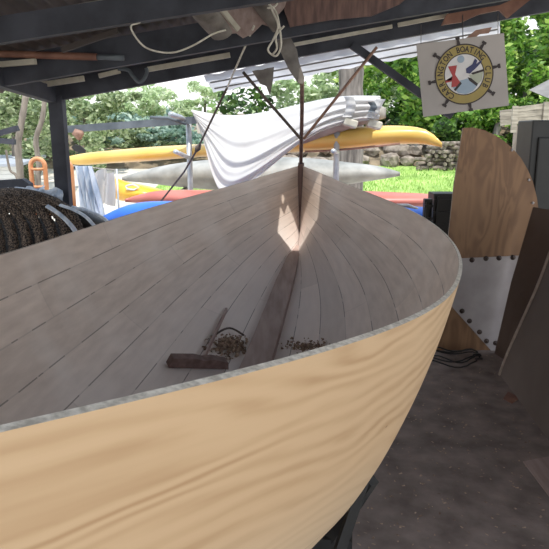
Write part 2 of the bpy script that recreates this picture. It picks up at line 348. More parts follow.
# arc-length-like reparametrisation of u
def W(s, y, z): return Vector((XS, YS, 0))+AX*s+NX*y+Vector((0, 0, z))
NS, NU = 120, 30
TK = .012
Sv = [LEN*(.5-.5*math.cos(PI*i/NS))*1.0 for i in range(NS+1)]
secs = []
for s in Sv:
    fine = [sec(s, k/80) for k in range(81)]
    L = [0]
    for i in range(80): L.append(L[-1]+math.hypot(fine[i+1][0]-fine[i][0], fine[i+1][1]-fine[i][1]))
    row = []
    for j in range(NU+1):
        t = L[-1]*j/NU; row.append((interp(t, L, [p[0] for p in fine]), interp(t, L, [p[1] for p in fine])))
    secs.append(row)
def hull_mesh():
    v = []; f = []; mi = []; uvs = []
    def gridpts(sg):
        outer = [[W(Sv[i], sg*secs[i][j][0], secs[i][j][1]) for j in range(NU+1)] for i in range(NS+1)]
        inner = []
        for i in range(NS+1):
            r = []
            for j in range(NU+1):
                a = outer[min(i+1, NS)][j]-outer[max(i-1, 0)][j]; b = outer[i][min(j+1, NU)]-outer[i][max(j-1, 0)]
                n = a.cross(b)
                if n.length < 1e-9: n = Vector((0, 0, 1))
                n.normalize()
                cen = W(Sv[i], 0, secs[i][NU][1]+.3)
                if n.dot(cen-outer[i][j]) < 0: n = -n
                if i in (0, NS): n = NX*(-sg)*.0
                q = outer[i][j]+n*TK
                lat = (q-Vector((XS, YS, 0))).dot(NX)*sg
                if lat < 0: q -= NX*sg*lat
                r.append(q)
            inner.append(r)
        return outer, inner
    inner_polys = []
    for sg in (-1, 1):
        outer, inner = gridpts(sg)
        for which, g in ((1, outer), (0, inner)):
            o = len(v); v += [tuple(p) for r in g for p in r]
            for i in range(NS):
                for j in range(NU):
                    q = (o+i*(NU+1)+j, o+(i+1)*(NU+1)+j, o+(i+1)*(NU+1)+j+1, o+i*(NU+1)+j+1)
                    uv = ((Sv[i], j/NU), (Sv[i+1], j/NU), (Sv[i+1], (j+1)/NU), (Sv[i], (j+1)/NU))
                    if (sg == 1) != (which == 1): q = q[::-1]; uv = uv[::-1]
                    f.append(q); mi.append(which); uvs.append([(a+(7.3 if sg < 0 else 0), b) for a, b in uv])
                    if which == 0: inner_polys.append(q)
        # sheer edge
        o = len(v); v += [tuple(outer[i][NU]) for i in range(NS+1)]+[tuple(inner[i][NU]) for i in range(NS+1)]
        for i in range(NS):
            q = (o+i, o+i+1, o+NS+1+i+1, o+NS+1+i)
            if sg == -1: q = q[::-1]
            f.append(q); mi.append(2); uvs.append([(Sv[i], 1)]*4)
    return v, f, mi, uvs, inner_polys
boat = empty('wooden_boat', W(2.5, 0, 0), 'large unfinished double-ended wooden boat hull of pale plywood strakes standing in the shed', 'boat')
hv, hf, hm, huv, hin = hull_mesh()
off = boat.matrix_world_loc
me = bpy.data.meshes.new('hull_planking'); me.from_pydata([tuple(Vector(p)-off) for p in hv], [], hf)
for m in ('in', 'out', 'edge'): me.materials.append(M[m])
ul = me.uv_layers.new(name='UVMap')
for i, p in enumerate(me.polygons):
    p.material_index = hm[i]; p.use_smooth = True
    for k, li in enumerate(p.loop_indices): ul.data[li].uv = huv[i][k]
ho = bpy.data.objects.new('hull_planking', me); C.objects.link(ho); ho.parent = boat.o
ho['label'] = 'pale plywood planking, grey and dusty inside with daylight painted into the low strakes, warm grained outside'
bvh = BVHTree.FromPolygons(hv, hin)
def hit(x, y, lift=0.0):
    loc, n, i, d = bvh.ray_cast(Vector((0, 0, CAMZ))+ray(x, y)*2.0, ray(x, y))
    if n.z < 0: n = -n
    return loc+n*lift, n
def drop(X, Y, lift=0.0):
    loc, n, i, d = bvh.ray_cast(Vector((X, Y, 3)), Vector((0, 0, -1)))
    if loc is None: return None, None
    if n.z < 0: n = -n
    return loc+n*lift, n
# stem (inner strip and rounded head)
mb = MB(); 
pts = [(0.035, fz(0)+.012)]+[(.035+.02*k/10, lerp(fz(0), .74, k/10)) for k in range(1, 11)]+[(.09, .69), (.16, .65), (.26, .625), (.36, .612)]
for a, b in zip(pts[:-1], pts[1:]): mb.bar(W(a[0], 0, a[1]), W(b[0], 0, b[1]+(-.004)), .042, .05, up=AX)
mb.build('stem', M['stem'], boat)
mb = MB(); mb.bar(W(-.012, 0, fz(0)+.02), W(-.012, 0, .62), .05, .03, up=AX); mb.bar(W(-.01, 0, .63), W(.35, 0, .575), .05, .03); mb.build('outer_stem', M['stem'], boat)
mb = MB(); mb.bar(W(LEN+.012, 0, fz(LEN)+.02), W(LEN+.012, 0, .6), .05, .03, up=AX); mb.build('stern_post', M['stem'], boat)
# keelson plank
mb = MB()
def kp(s, side, top):
    w = interp(s, [.28, .6, 1.2, 3], [.024, .045, .062, .078]); return W(s, side*w, fk(s)+(.075 if top else .0))
ks = [.28+3.9*i/40 for i in range(41)]
vs = []
for s in ks: vs += [kp(s, -1, 1), kp(s, 1, 1), kp(s, 1, 0), kp(s, -1, 0)]
fs = []
for i in range(40):
    for k in range(4): fs.append((i*4+k, i*4+(k+1) % 4, i*4+4+(k+1) % 4, i*4+4+k))
fs += [(0, 1, 2, 3), (160, 163, 162, 161)]
mb.add(vs, fs); mb.build('keelson', M['keelson'], boat)
mb = MB(); ks = [.3+4.4*i/30 for i in range(31)]
for a, b in zip(ks[:-1], ks[1:]): mb.bar(W(a, 0, fk(a)-.035), W(b, 0, fk(b)-.035), .04, .09)
mb.build('keel', M['stem'], boat)

if 0:
    pass
# trestles carrying the hull
def trestle(s, label, tilt):
    c = W(s, 0, 0); t = empty('boat_trestle', c, label, 'trestle', None)
    zt = fk(s)-.085
    mb = MB(); mb.bar(W(s, -.6, zt-.035), W(s, .6, zt-.035), .07, .07); mb.build('crossbar', M['dark'], t)
    for sg in (-1, 1):
        for d in (-1, 1):
            mb = MB(); mb.bar(W(s+.02*d, sg*.45, zt-.05), W(s+.22*d, sg*.52, 0), .05, .06, up=NX); mb.build('leg', M['dark'], t)
trestle(1.3, 'dark timber trestle under the bow half of the boat', 0)
t = empty('boat_trestle', W(3.55, 0, 0), 'dark timber trestle whose slanting leg shows below the near side of the hull', 'trestle')
zt = fk(3.55)-.085
mb = MB(); mb.bar(W(3.55, -.6, zt-.035), W(3.55, .5, zt-.035), .07, .07); mb.build('crossbar', M['dark'], t)
mb = MB(); a = at(372, 455, 1.72); b = at(343, 540, 1.66); d = (b-a); b2 = a+d*(a.z/-d.z)
mb.bar(a, b2, .03, .03, up=(0, 1, 0)); mb.build('leg', M['dark'], t)
mb = MB(); mb.bar(a+Vector((0, 0, -.08)), W(3.55, .42, zt-.035), .035, .04); mb.build('brace', M['dark'], t)
for q in ((-.5, .2), (-.5, -.2), (.3, .25)):
    mb = MB(); mb.bar(W(3.55, q[0], zt-.04), W(3.55+q[1], q[0], 0), .05, .06, up=NX); mb.build('leg', M['dark'], t)

# ------------------------------------------------------------------ in the boat
a, na = hit(168, 369); b, nb = hit(228, 371.5)
d = (b-a).normalized(); n = (na+nb).normalized(); n = (n*.5+Vector((0, -.25, .8))).normalized(); n = (n-d*n.dot(d)).normalized(); sd = n.cross(d).normalized()
if sd.y < 0: sd = -sd
br = empty('dust_broom', (a+b)/2, 'dark brown long-headed broom lying on the planks left of the keelson', 'broom')
mb = MB(); Lh = (b-a).length
prof = [(-.5, 0), (-.46, .052), (-.1, .058), (.05, .05), (.2, .058), (.46, .046), (.5, .006)]
ol = [(a+b)/2+d*(x*Lh)+n*(h+.006) for x, h in prof]
mb.slab(ol, sd, .05); mb.build('head', M['broom'], br, bev=.004)
h0 = (a+b)/2+d*.02+n*.04+sd*.03; h1, _ = hit(226, 311, .012)
mb = MB(); mb.bar(h0, h1, .012, .022); mb.build('handle', M['keelson'], br)
def shavings(px, label, n=420, m='shav', hh=.035):
    mb = MB()
    for k in range(n):
        x0, x1, y0, y1 = px; r = min(1.25, abs(R.gauss(0, .55))); t = R.uniform(0, 2*PI)
        q, qn = hit((x0+x1)/2+(x1-x0)/2*r*math.cos(t), (y0+y1)/2+(y1-y0)/2*r*math.sin(t))
        c = q+qn*(.004+hh*max(0, 1-r)*R.random())
        rad = R.uniform(.004, .014)*(.6 if hh < .01 else 1); ax = Vector((R.gauss(0, 1), R.gauss(0, 1), R.gauss(0, 1))).normalized(); u = ax.orthogonal().normalized(); w = ax.cross(u)
        aa = R.uniform(2, 5); pts = [c+u*math.cos(aa*i/5)*rad+w*math.sin(aa*i/5)*rad for i in range(6)]
        wd = ax*R.uniform(.003, .008)
        mb.add([p-wd for p in pts]+[p+wd for p in pts], [(i, i+1, 7+i, 6+i) for i in range(5)])
    return tag(mb.build('wood_shavings', M[m]), label, 'wood shavings', kind='stuff')
shavings((209, 252, 337, 358), 'heap of curled brown wood shavings beside the keelson in the boat', 520)
shavings((277, 336, 340, 354), 'scattered brown wood shavings on the planks right of the keelson', 260, 'shav', .004)
# dark strip of wood beside the heap
a, na = hit(207, 352, .01); b, nb = hit(240, 353, .01)
c1, _ = hit(214, 340, .03); c2, _ = hit(228, 335, .045); c3, _ = hit(243, 340, .03)
mb = MB(); mb.tube(smooth_path([a, c1, c2, c3], 5), .006, 6); tag(mb.build('cord_offcut', M['darkrope']), 'short bent dark cord lying over the shavings heap in the boat', 'cord')

# ------------------------------------------------------------------ ground & shed
mb = MB(); mb.grid(lambda u, v: Vector((lerp(-4.2, 3.2, u), lerp(-.9, 6.2, v), 0)), 60, 60); struct(mb.build('floor', M['floor']))
def gz(Y): return 0 if Y < 9 else .1*(Y-9) if Y < 16.3 else .73+.55*(Y-16.3) if Y < 18.3 else 1.83+.04*(Y-18.3)
mb = MB(); mb.add([(-60, 6.2, -.02), (60, 6.2, -.02), (60, 9, 0), (-60, 9, 0)], [(0, 1, 2, 3)])
mb.add([(-60, 9, 0), (60, 9, 0), (60, 12.2, gz(12.2)), (-60, 12.2, gz(12.2))], [(0, 1, 2, 3)])
mb.add([(-60, 12.2, gz(12.2)), (-2.6, 12.2, gz(12.2)), (-2.6, 16.35, gz(16.3)), (-60, 16.35, gz(16.3))], [(0, 1, 2, 3)])
mb.add([(-60, -30, -.02), (60, -30, -.02), (60, -.9, -.02), (-60, -.9, -.02)], [(0, 1, 2, 3)])
mb.add([(-60, -.9, -.02), (-4.2, -.9, -.02), (-4.2, 6.2, -.02), (-60, 6.2, -.02)], [(0, 1, 2, 3)])
mb.add([(3.2, -.9, -.02), (60, -.9, -.02), (60, 6.2, -.02), (3.2, 6.2, -.02)], [(0, 1, 2, 3)])
g = mb.build('ground', M['ground']); struct(g)
mb = MB(); mb.grid(lambda u, v: Vector((lerp(-2.6, 60, u), lerp(12.2, 16.4, v), gz(lerp(12.2, 16.4, v))+.01)), 40, 12); struct(mb.build('lawn', M['lawn']))
mb = MB(); 
def bankf(u, v):
    Y = lerp(16.3, 60, v**2); return Vector((lerp(-60, 60, u), Y, gz(Y)+R.uniform(-.06, .06)*(0 if v < .01 else 1)))
mb.grid(bankf, 90, 40); struct(mb.build('garden_bank', M['bank']))
# grass blades
mb = MB()
for k in range(9000):
    x = R.uniform(-2.5, 7); y = 12.2+4.1*R.random(); h = R.uniform(.04, .11); z = gz(y); dx = R.uniform(-.03, .03); 
    mb.add([(x-.012, y, z), (x+.012, y, z), (x+dx, y+R.uniform(-.03, .03), z+h)], [(0, 1, 2)])
tag(mb.build('grass_blades', M['lawn']), 'short green grass of the sunlit lawn', 'grass', kind='stuff')
# roof
def zr(X, Y): return 2.385+.18*(X-.2)-.06*(Y-5.15)
gap = (.23, .54, 4.33, 4.69)   # gap cut into the sheets, added to let the sun on to the stem
mb = MB()
X0, X1, Y0, Y1 = -2.6, 3.3, -.35, 5.35
def rq(xa, xb, ya, yb):
    n = max(1, int((xb-xa)/.02)); vs = []
    for i in range(n+1):
        x = lerp(xa, xb, i/n); c = .012*math.sin(x*2*PI/.08)
        vs += [(x, ya, zr(x, ya)+.012+c), (x, yb, zr(x, yb)+.012+c)]
    mb.add(vs, [(2*i, 2*i+2, 2*i+3, 2*i+1) for i in range(n)], 0, True)
rq(X0, gap[0], Y0, Y1); rq(gap[1], X1, Y0, Y1); rq(gap[0], gap[1], Y0, gap[2]); rq(gap[0], gap[1], gap[3], Y1)
r = mb.build('ceiling', M['roof']); r.o['label'] = 'dark corrugated shed roof sheets'; struct(r)
# beams: (bottom line px) at depth, height px
def beam(name, a, b, Y, hpx, label, w=.06, mat='post', ext=0):
    A = at(a[0], a[1], Y); B = at(b[0], b[1], Y); h = hpx/F*Y; d = (B-A).normalized(); A = A-d*ext; B = B+d*ext
    mb = MB(); mb.bar(A+Vector((0, 0, h/2)), B+Vector((0, 0, h/2)), w, h)
    return struct(mb.build(name, M[mat]))
beam('eave_beam', (52, 102), (640, -5), 5.15, 20, '', .07)
beam('roof_purlin', (-30, 92.5), (640, -23), 4.22, 26, '')
beam('roof_purlin', (-30, 48.5), (300, -2), 3.3, 23, '')
beam('roof_purlin', (-60, 2), (300, -50), 2.2, 20, '')
# side beam at left running towards the camera, and rear post line
A = at(54, 96, 5.15); mb = MB(); mb.bar(A+Vector((0, .05, .0)), A+Vector((-.12, -5.4, .32)), .07, .12); struct(mb.build('side_beam', M['post']))
mb = MB(); p = at(57, 103, 5.15); mb.box((p.x, 5.15, p.z/2+.03), (.112, .1, p.z+.06)); struct(mb.build('shed_post', M['post'], bev=.006))
mb = MB(); mb.box((-2.15, -.2, 1.1), (.11, .1, 2.2)); struct(mb.build('shed_post', M['post']))
mb = MB(); mb.box((3.15, -.2, 1.55), (.11, .1, 3.1)); struct(mb.build('shed_post', M['post']))
mb = MB(); mb.box((3.15, 5.15, 1.5), (.11, .1, 3.0)); struct(mb.build('shed_post', M['post']))
mb = MB(); mb.bar(at(352, 45, 5.12), at(452, 116, 5.12), .05, .058); struct(mb.build('brace_timber', M['post']))
# eave sheet beyond the beam
mb = MB(); a0 = at(203, 76, 5.2); b0 = at(500, 18, 5.2); a1 = at(214, 92.5, 6.0); b1 = at(500, 41, 6.0)
def ev(u, v):
    p = lerp(lerp(a0, b0, u), lerp(a1, b1, u), v); p.z += .006*math.sin(u*2*PI*14)+.008*math.sin(v*2*PI*3); return p
mb.grid(ev, 120, 18); e = mb.build('eave_sheet', M['eave']); struct(e)
# grey battens running along under the eave sheet
for v in (.35, .75):
    mb = MB(); mb.bar(ev(.01, v)-Vector((0, 0, .015)), ev(.99, v)-Vector((0, 0, .015)), .03, .012); struct(mb.build('eave_batten', M['cone']))
# battens between the beams; pale ones on the eave beam imitate daylight slits
def batten(name, a, b, Y, t, mat, label, cat, w=.03):
    mb = MB(); mb.bar(at(a[0], a[1], Y), at(b[0], b[1], Y), w, t/F*Y); return tag(mb.build(name, M[mat]), label, cat)
batten('batten_and_light_slit', (148, 69.5), (230, 55), 4.95, 4.5, 'cream', 'long pale strip imitating a slit of daylight on the eave beam left of the hanging clutter', 'batten')
batten('batten_and_light_slit', (290, 45.5), (392, 26.5), 4.95, 3, 'cream', 'pale strip imitating a slit of daylight on the eave beam right of the stem pole', 'batten')
batten('batten_and_light_slit', (398, 25), (448, 15.5), 4.95, 3.5, 'cream', 'short pale strip imitating a slit of daylight at the eave beam above the club sign', 'batten')
batten('batten_and_light_slit', (24, 87.5), (84, 78.5), 4.95, 5, 'cream', 'pale strip imitating a slit of daylight on the eave beam above the left post', 'batten')
batten('batten_and_light_slit', (0, 64.5), (36, 61.5), 4.1, 5, 'cream', 'short cream batten under the brown pipe at the top left', 'batten')
batten('batten_and_light_slit', (62, 50), (118, 31), 3.9, 5, 'roof', 'dark batten under the roof sheets right of the brown pipe', 'batten')
batten('batten_and_light_slit', (99, 76), (120, 71), 4.95, 4, 'cream', 'short pale strip imitating a slit of daylight on the eave beam beside the hanging hose', 'batten')
batten('batten_and_light_slit', (0, 21), (110, 1), 3.35, 4, 'canvas', 'long grey batten along the foremost purlin at the top left', 'batten')
pp = empty('brown_pipe', at(0, 55, 4.1), 'reddish brown pipe with grey end resting along the roof purlin at left', 'pipe')
mb = MB(); mb.tube([at(-60, 52, 4.1), at(97, 57, 4.1)], .022, 12); mb.build('pipe_body', M['rust'], pp)
mb = MB(); mb.tube([at(96, 57, 4.1), at(124, 58, 4.1)], .017, 12); mb.build('end_sleeve', M['rail'], pp)
mb = MB(); mb.tube(smooth_path([at(x, y, 4.9) for x, y in ((118, 69), (128, 70), (133, 76), (139, 82), (144, 79), (147, 72), (146, 68))], 5), .014, 8)
tag(mb.build('hose_loop', M['rail']), 'short loop of grey hose hanging on the eave beam', 'hose')
mb = MB(); mb.tube(smooth_path([at(x, y, 3.3) for x, y in ((131, -8), (136, 3), (141, 13), (140, 22), (131, 26), (135, 36), (145, 47), (160, 52), (176, 52), (194, 45), (213, 34), (226, 30))], 6), .0045, 8)
tag(mb.build('roof_cord', M['cord']), 'thin white cord swagging under the roof from the purlin to the rolled canvas', 'cord')
# timber scrap on beam right
mb = MB(); mb.slab([at(x, y, 4.88) for x, y in ((442, 25), (447, 14), (470, 10), (500, 5), (520, -4), (540, -8), (515, 12), (508, 18), (500, 10), (480, 14), (462, 22))], (0, 1, 0), .03)
tag(mb.build('timber_offcut', M['rust']), 'weathered brown board resting on the eave beam above the sign', 'board')
mb = MB(); mb.slab([at(x, y, 5.3) for x, y in ((466, 38), (476, 30), (492, 27), (489, 33), (480, 34), (472, 40))], (0, 1, 0), .015)
tag(mb.build('broken_offcut', M['copper']), 'small jagged light brown offcut behind the top edge of the sign', 'offcut')

# overhead clutter near the centre
mb = MB(); mb.tube([at(196, 1, 3.6), at(206, 14, 3.75), at(222, 34, 3.9)], [.07, .08, .07], 14, flat=.6)
tag(mb.build('rolled_canvas', M['sack']), 'pale grey rolled canvas hanging down from the roof left of the brown sheet', 'canvas roll')
def sheet_poly(px, Y, th, name, mat, label, cat, jag=0):
    mb = MB(); mb.slab([at(x, y, Y) for x, y in px], (0, 1, 0), th); return tag(mb.build(name, M[mat]), label, cat)
sheet_poly([(205, -12), (292, -12), (284, 8), (268, 26), (262, 24), (252, 34), (243, 38), (236, 33), (226, 34), (222, 20)], 4.1, .012, 'brown_cardboard', 'keelson', 'sagging brown cardboard sheet hanging from the roof above the bow', 'cardboard')
mb = MB(); mb.bar(at(208, -8, 3.9), at(238.5, 30, 4.0), .02, .03); tag(mb.build('white_strip', M['cream']), 'narrow white strip of timber poking down in front of the brown sheet', 'timber strip')
mb = MB(); mb.tube([at(254, -4, 4.0), at(264, 10, 4.05), at(277, 30, 4.1)], [.07, .06, .04], 12, flat=.5); tag(mb.build('rolled_sacking', M['sack']), 'grey rolled sacking hanging between the brown sheet and the tangled cords', 'sacking roll')
sheet_poly([(290, -12), (420, -14), (400, 4), (372, 16), (330, 20), (290, 27), (284, 10)], 4.1, .012, 'brown_plywood', 'stem', 'dark reddish brown plywood sheet lodged under the roof right of centre', 'plywood')
mb = MB(); mb.slab([at(x, y, 4.75) for x, y in ((274, 26), (290, 36), (297, 50), (299, 62), (304.5, 78), (303, 84), (298, 83), (288, 68), (279, 48))], (0, 1, 0), .02)
tag(mb.build('plywood_bracket', M['sack']), 'long wedge-shaped grey bracket hanging from the beam over the stem pole', 'bracket')
for k, (px, lab) in enumerate([(((266, -5), (272, 10), (278, 25), (274, 38), (268, 50), (276, 56), (281, 46), (280, 30), (276, 12), (268, 4)), 'long cream cord loop hanging in front of the wedge bracket'),
                (((258, 3), (268, 8), (277, 4), (274, -6)), 'short cream cord loop at the top edge near the sacking'),
                (((284, 26), (276, 36), (277, 48), (273, 54)), 'thin cream cord trailing beside the long loop')]):
    mb = MB(); mb.tube(smooth_path([at(x, y, 4.0) for x, y in px], 5), .006, 8); tag(mb.build('cream_cord', M['cord']), lab, 'cord')
mb = MB(); mb.slab([at(x, y, 5.35) for x, y in ((252, 71), (274, 67), (273, 80), (270, 96), (266, 86), (260, 84))], (0, 1, .2), .008)
tag(mb.build('torn_cloth', M['sack']), 'torn grey cloth scrap hanging below the eave beam left of the pole', 'cloth')
mb = MB()
mb.tube([at(302, 81, 4.78), at(302, 110, 5.08), W(.02, 0, fz(0)+.01)], .016, 10)
tag(mb.build('stem_pole', M['stem']), 'thin dark red-brown pole standing on the bow stem up to the roof', 'pole')
mb = MB(); mb.tube([at(243, 72, 5.15), at(272, 106, 5.25), at(301, 139, 5.2)], .013, 8); tag(mb.build('dark_stay', M['darkrope']), 'dark rope stay from the eave beam down leftwards of the stem pole', 'rope')
mb = MB(); mb.tube([at(377, 47, 5.05), at(303.5, 139, 5.2)], .012, 8); tag(mb.build('reddish_stay', M['copper']), 'reddish brown stick slanting from the beam to the right side of the stem pole', 'stick')
rp = empty('slanting_rope', at(254, 28, 4.4), 'thin grey rope slanting down past the white tarpaulin to the kayaks', 'rope')
mb = MB(); mb.tube([at(254, 26, 4.05), at(227, 88, 5.2)], .007, 8); mb.build('upper_length', M['cord'], rp)
mb = MB(); mb.tube([at(227, 88, 5.2), at(198, 148, 6.2), at(184, 172, 6.6), at(158, 205, 6.9)], .010, 8); mb.build('lower_length', M['darkrope'], rp)
mb = MB(); mb.tube([at(200.5, 144, 6.15), at(198, 148, 6.15), at(195.5, 152, 6.15)], [.012, .03, .012], 8); mb.build('knot', M['darkrope'], rp)

# ------------------------------------------------------------------ club sign
SY = 3.85
c00, c10, c11, c01 = at(416.5, 44.5, SY), at(504, 33, SY), at(509, 105.5, SY), at(423.5, 117, SY)
sg = empty('club_sign', (c01+c11)/2, 'pale square boating club sign with a painted ship wheel emblem hanging from the beam', 'sign')
mb = MB(); mb.slab([c00, c10, c11, c01], (0, 1, 0), .008); mb.build('board', M['board'], sg)
ctr = at(464, 74.5, SY)+Vector((0, -.003, 0)); ex = ((c10-c00)+(c11-c01)).normalized(); ey = ((c00-c01)+(c10-c11)).normalized(); pxm = SY/F*1.02
ex = Vector((ex.x, 0, ex.z)); ey = Vector((ey.x, 0, ey.z))
def e2(x, y, d=0): return ctr+ex*(x*pxm)+ey*(y*pxm)+Vector((0, -d, 0))
ROT0 = 3.0
def pol(r, a, d=0): a = math.radians(a+ROT0); return e2(r*math.cos(a), r*math.sin(a), d)
def disc(r0, r1, d, name, mat, n=64):
    mb = MB(); vs = [pol(r0, 360*i/n, d) for i in range(n)]+[pol(r1, 360*i/n, d) for i in range(n)]
    mb.add(vs, [(i, (i+1) % n, n+(i+1) % n, n+i) for i in range(n)]); return mb.build(name, mat, sg)
disc(0.01, 19, .0006, 'wheel_centre', M['signwhite'])
disc(26.2, 27.4, .001, 'outer_rim', M['ink']); disc(18.6, 26.3, .0008, 'gold_ring', M['gold']); disc(18, 18.9, .001, 'inner_rim', M['ink'])
for k in range(8):
    a = 96+45*k; mb = MB()
    o = [(27, -1.6), (29.5, -1.3), (31.5, -.9), (32, -2.0), (34.2, -2.0), (34.2, 2.0), (32, 2.0), (31.5, .9), (29.5, 1.3), (27, 1.6)]
    ca, sa = math.cos(math.radians(a)), math.sin(math.radians(a))
    mb.slab([e2(x*ca-y*sa, x*sa+y*ca, .001) for x, y in o], (0, -1, 0), .002); mb.build('spoke_handle', M['ink'], sg)
def em(name, mat, pts, d): 
    mb = MB(); mb.slab([e2(x, y, d) for x, y in pts], (0, -1, 0), .0006); mb.build(name, M[mat], sg)
em('water', 'signblue', [(-13, -9), (-10, -6), (-4, -5), (2, -4), (8, -6), (12, -11), (7, -16), (0, -18), (-7, -16)], .0012)
em('right_field', 'signgreen', [(4, -1), (18, 1), (16, -7), (10, -12), (8, -7)], .0012)
em('buoy', 'signblue', [(-2+3.4*math.cos(t*PI/6), 14+3.4*math.sin(t*PI/6)) for t in range(12)], .0014)
em('red_flag', 'signred', [(-14.5, 9), (-6, 9), (-8.5, 1), (-4, -7), (-8, -10), (-13, -10), (-12, -4), (-18, -3.5), (-18, -5.5), (-12.5, -5), (-11, 0)], .002)
em('navy_flag', 'navy', [(2, 1), (2, 5), (8, 8), (11, 13), (13, 11), (12, 8), (17, 11), (17, 9), (11, 4), (8, 2), (5, 0)], .002)
em('dark_bar', 'ink', [(6, .5), (18, 2.5), (18, .5), (8, -1.2)], .0022)
em('left_oar', 'ink', [(-4, -6), (-11, -12.5), (-9.5, -14), (-3, -8)], .0022)
em('right_oar', 'ink', [(3, -3), (6, -4), (12, -10), (10.5, -12), (4, -6)], .0022)
# lettering round the ring
def letters(words):
    for txt, a0, a1 in words:
        for i, ch in enumerate(txt):
            a = math.radians(lerp(a0, a1, i/(len(txt)-1)))
            cu = bpy.data.curves.new('l', 'FONT'); cu.body = ch; cu.size = 7.4; cu.align_x = 'CENTER'; cu.extrude = 0; cu.offset = .18; cu.resolution_u = 2
            ob = bpy.data.objects.new('l', cu); me2 = ob.to_mesh()
            rr = 20.0; up = (math.cos(a), math.sin(a)); rt = (math.sin(a), -math.cos(a))
            allv = MB(); allv.add([e2(up[0]*(rr+v.co.y)+rt[0]*v.co.x*.8, up[1]*(rr+v.co.y)+rt[1]*v.co.x*.8, .0022) for v in me2.vertices], [tuple(p.vertices) for p in me2.polygons])
            ob.to_mesh_clear(); bpy.data.objects.remove(ob); bpy.data.curves.remove(cu)
            allv.build('letter', M['ink'], sg)
letters([('CARRINGTON', 234, 122), ('BOATING', 100, 36), ('CLUB', 8, -34)])
mb = MB(); mb.tube([at(463, 39.5, SY), at(462.5, 15, 4.4)], .003, 6); mb.build('hanging_cord', M['darkrope'], sg)
mb = MB(); mb.tube([at(421, 45, SY), at(421, 25, 4.4)], .002, 6); mb.build('hanging_cord', M['darkrope'], sg)
mb = MB(); mb.tube([at(498, 35, SY), at(498, 12, 4.4)], .002, 6); mb.build('hanging_cord', M['darkrope'], sg)

# ------------------------------------------------------------------ right side boards
BY = 4.47
px = [(463, 128), (474, 127.5), (484, 130), (495, 135), (505, 141.5), (514, 150), (521, 158), (528, 170), (533, 182), (537, 198), (540, 220), (542, 262), (543, 351), (436, 351), (443, 290), (448, 240), (454, 185)]
bd = empty('plywood_board', at(490, 351, BY), 'tall warm brown plywood board with a curved upper right edge and a bolted grey plate', 'plywood board')
mb = MB(); mb.slab([at(x, y, BY) for x, y in px], (0, 1, 0), .018, 0, 1); mb.build('panel', [M['ply'], M['plyedge']], bd)
mb = MB(); mb.slab([at(x, y, BY-.004) for x, y in ((446.5, 259), (541.5, 254.5), (542, 350.5), (491, 350.5), (453, 308), (443.5, 297))], (0, -1, 0), .006); pt = mb.build('metal_plate', M['plate'], bd); pt.o['label'] = 'dull grey plate bolted across the board'
for x, y in ((472, 260), (486, 258.5), (499, 258), (513, 257.5), (462, 311), (469.5, 321), (479.5, 332), (486.5, 341), (495.5, 343)):
    p = at(x, y, BY-.012); mb = MB(); mb.tube([p+Vector((0, .004, 0)), p+Vector((0, -.003, 0))], .019, 14); mb.tube([p+Vector((0, -.003, 0)), p+Vector((0, -.012, 0))], .010, 6)
    mb.build('bolt', M['bolt'], bd)
# small washers on the curved edge
for x, y in ((512, 150), (529, 180), (533, 203)):
    p = at(x, y, BY-.006); mb = MB(); mb.tube([p+Vector((0, .004, 0)), p+Vector((0, -.003, 0))], .010, 10); mb.build('washer', M['plate'], bd)
# leaning brown sheet
f0 = flo(493, 352); f0.y -= .03; t0 = at(533, 207, 4.36); f1 = flo(600, 420); t1 = f1+(t0-f0)+Vector((.1, 0, 0))
mb = MB(); nn = (f1-f0).cross(t0-f0).normalized()
if nn.x < 0: nn = -nn
mb.slab([f0, lerp(f0, t0, .5)+Vector((-.015, 0, 0)), t0, t1, f1], nn, .012, 0, 0); tag(mb.build('leaning_sheet', M['ply2']), 'dark brown sheet leaning beside the bolted plate', 'sheet')
# nearest sheet with curved pale edge
q0 = flo(500, 375); q1 = flo(660, 590); ed = (q1-q0).normalized(); lean = Vector((-ed.y, ed.x, 0)); 
if lean.x < 0: lean = -lean
upv = (Vector((0, 0, 1))+lean*.14).normalized(); nn = ed.cross(upv).normalized()
if nn.x < 0: nn = -nn
ol = [pl(x, y, q0, nn) for x, y in ((500, 375), (505, 361), (514, 340), (524, 318), (534, 296), (543, 274), (551, 252), (562, 228), (580, 200), (610, 170), (700, 150))]
ol += [q1+upv*1.1, q1]
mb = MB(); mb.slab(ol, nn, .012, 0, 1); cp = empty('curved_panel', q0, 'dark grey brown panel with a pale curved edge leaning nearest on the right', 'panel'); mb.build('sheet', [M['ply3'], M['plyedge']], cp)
mb = MB(); mb.tube([p-nn*.004 for p in smooth_path(ol[:10], 4)], .010, 8); mb.build('edge_strip', M['plyedge'], cp)
cx0 = at(533, 120, 4.85); mb = MB(); mb.box((cx0.x+.3, 5.0, cx0.z/2), (.6, .3, cx0.z)); mb.box((cx0.x+.3, 4.84, cx0.z*.55), (.5, .02, cx0.z*.75))
dk = mb.build('black_cabinet', M['black'], bev=.01); tag(dk, 'tall black cabinet standing behind the curved plywood board at the right edge', 'cabinet')
# cardboard piece on floor
mb = MB(); mb.slab([flo(x, y) for x, y in ((523, 462), (560, 455), (590, 500), (556, 506))], (0, 0, 1), .004); tag(mb.build('flat_card', M['keelson']), 'flat piece of brown card on the floor at the right edge', 'card')
mb = MB(); mb.slab([flo(x, y) for x, y in ((508, 392), (520, 398), (512, 404), (503, 399))], (0, 0, 1), .003)
tag(mb.build('flat_card', M['rust']), 'small reddish scrap on the floor beside the nearest right panel', 'scrap')
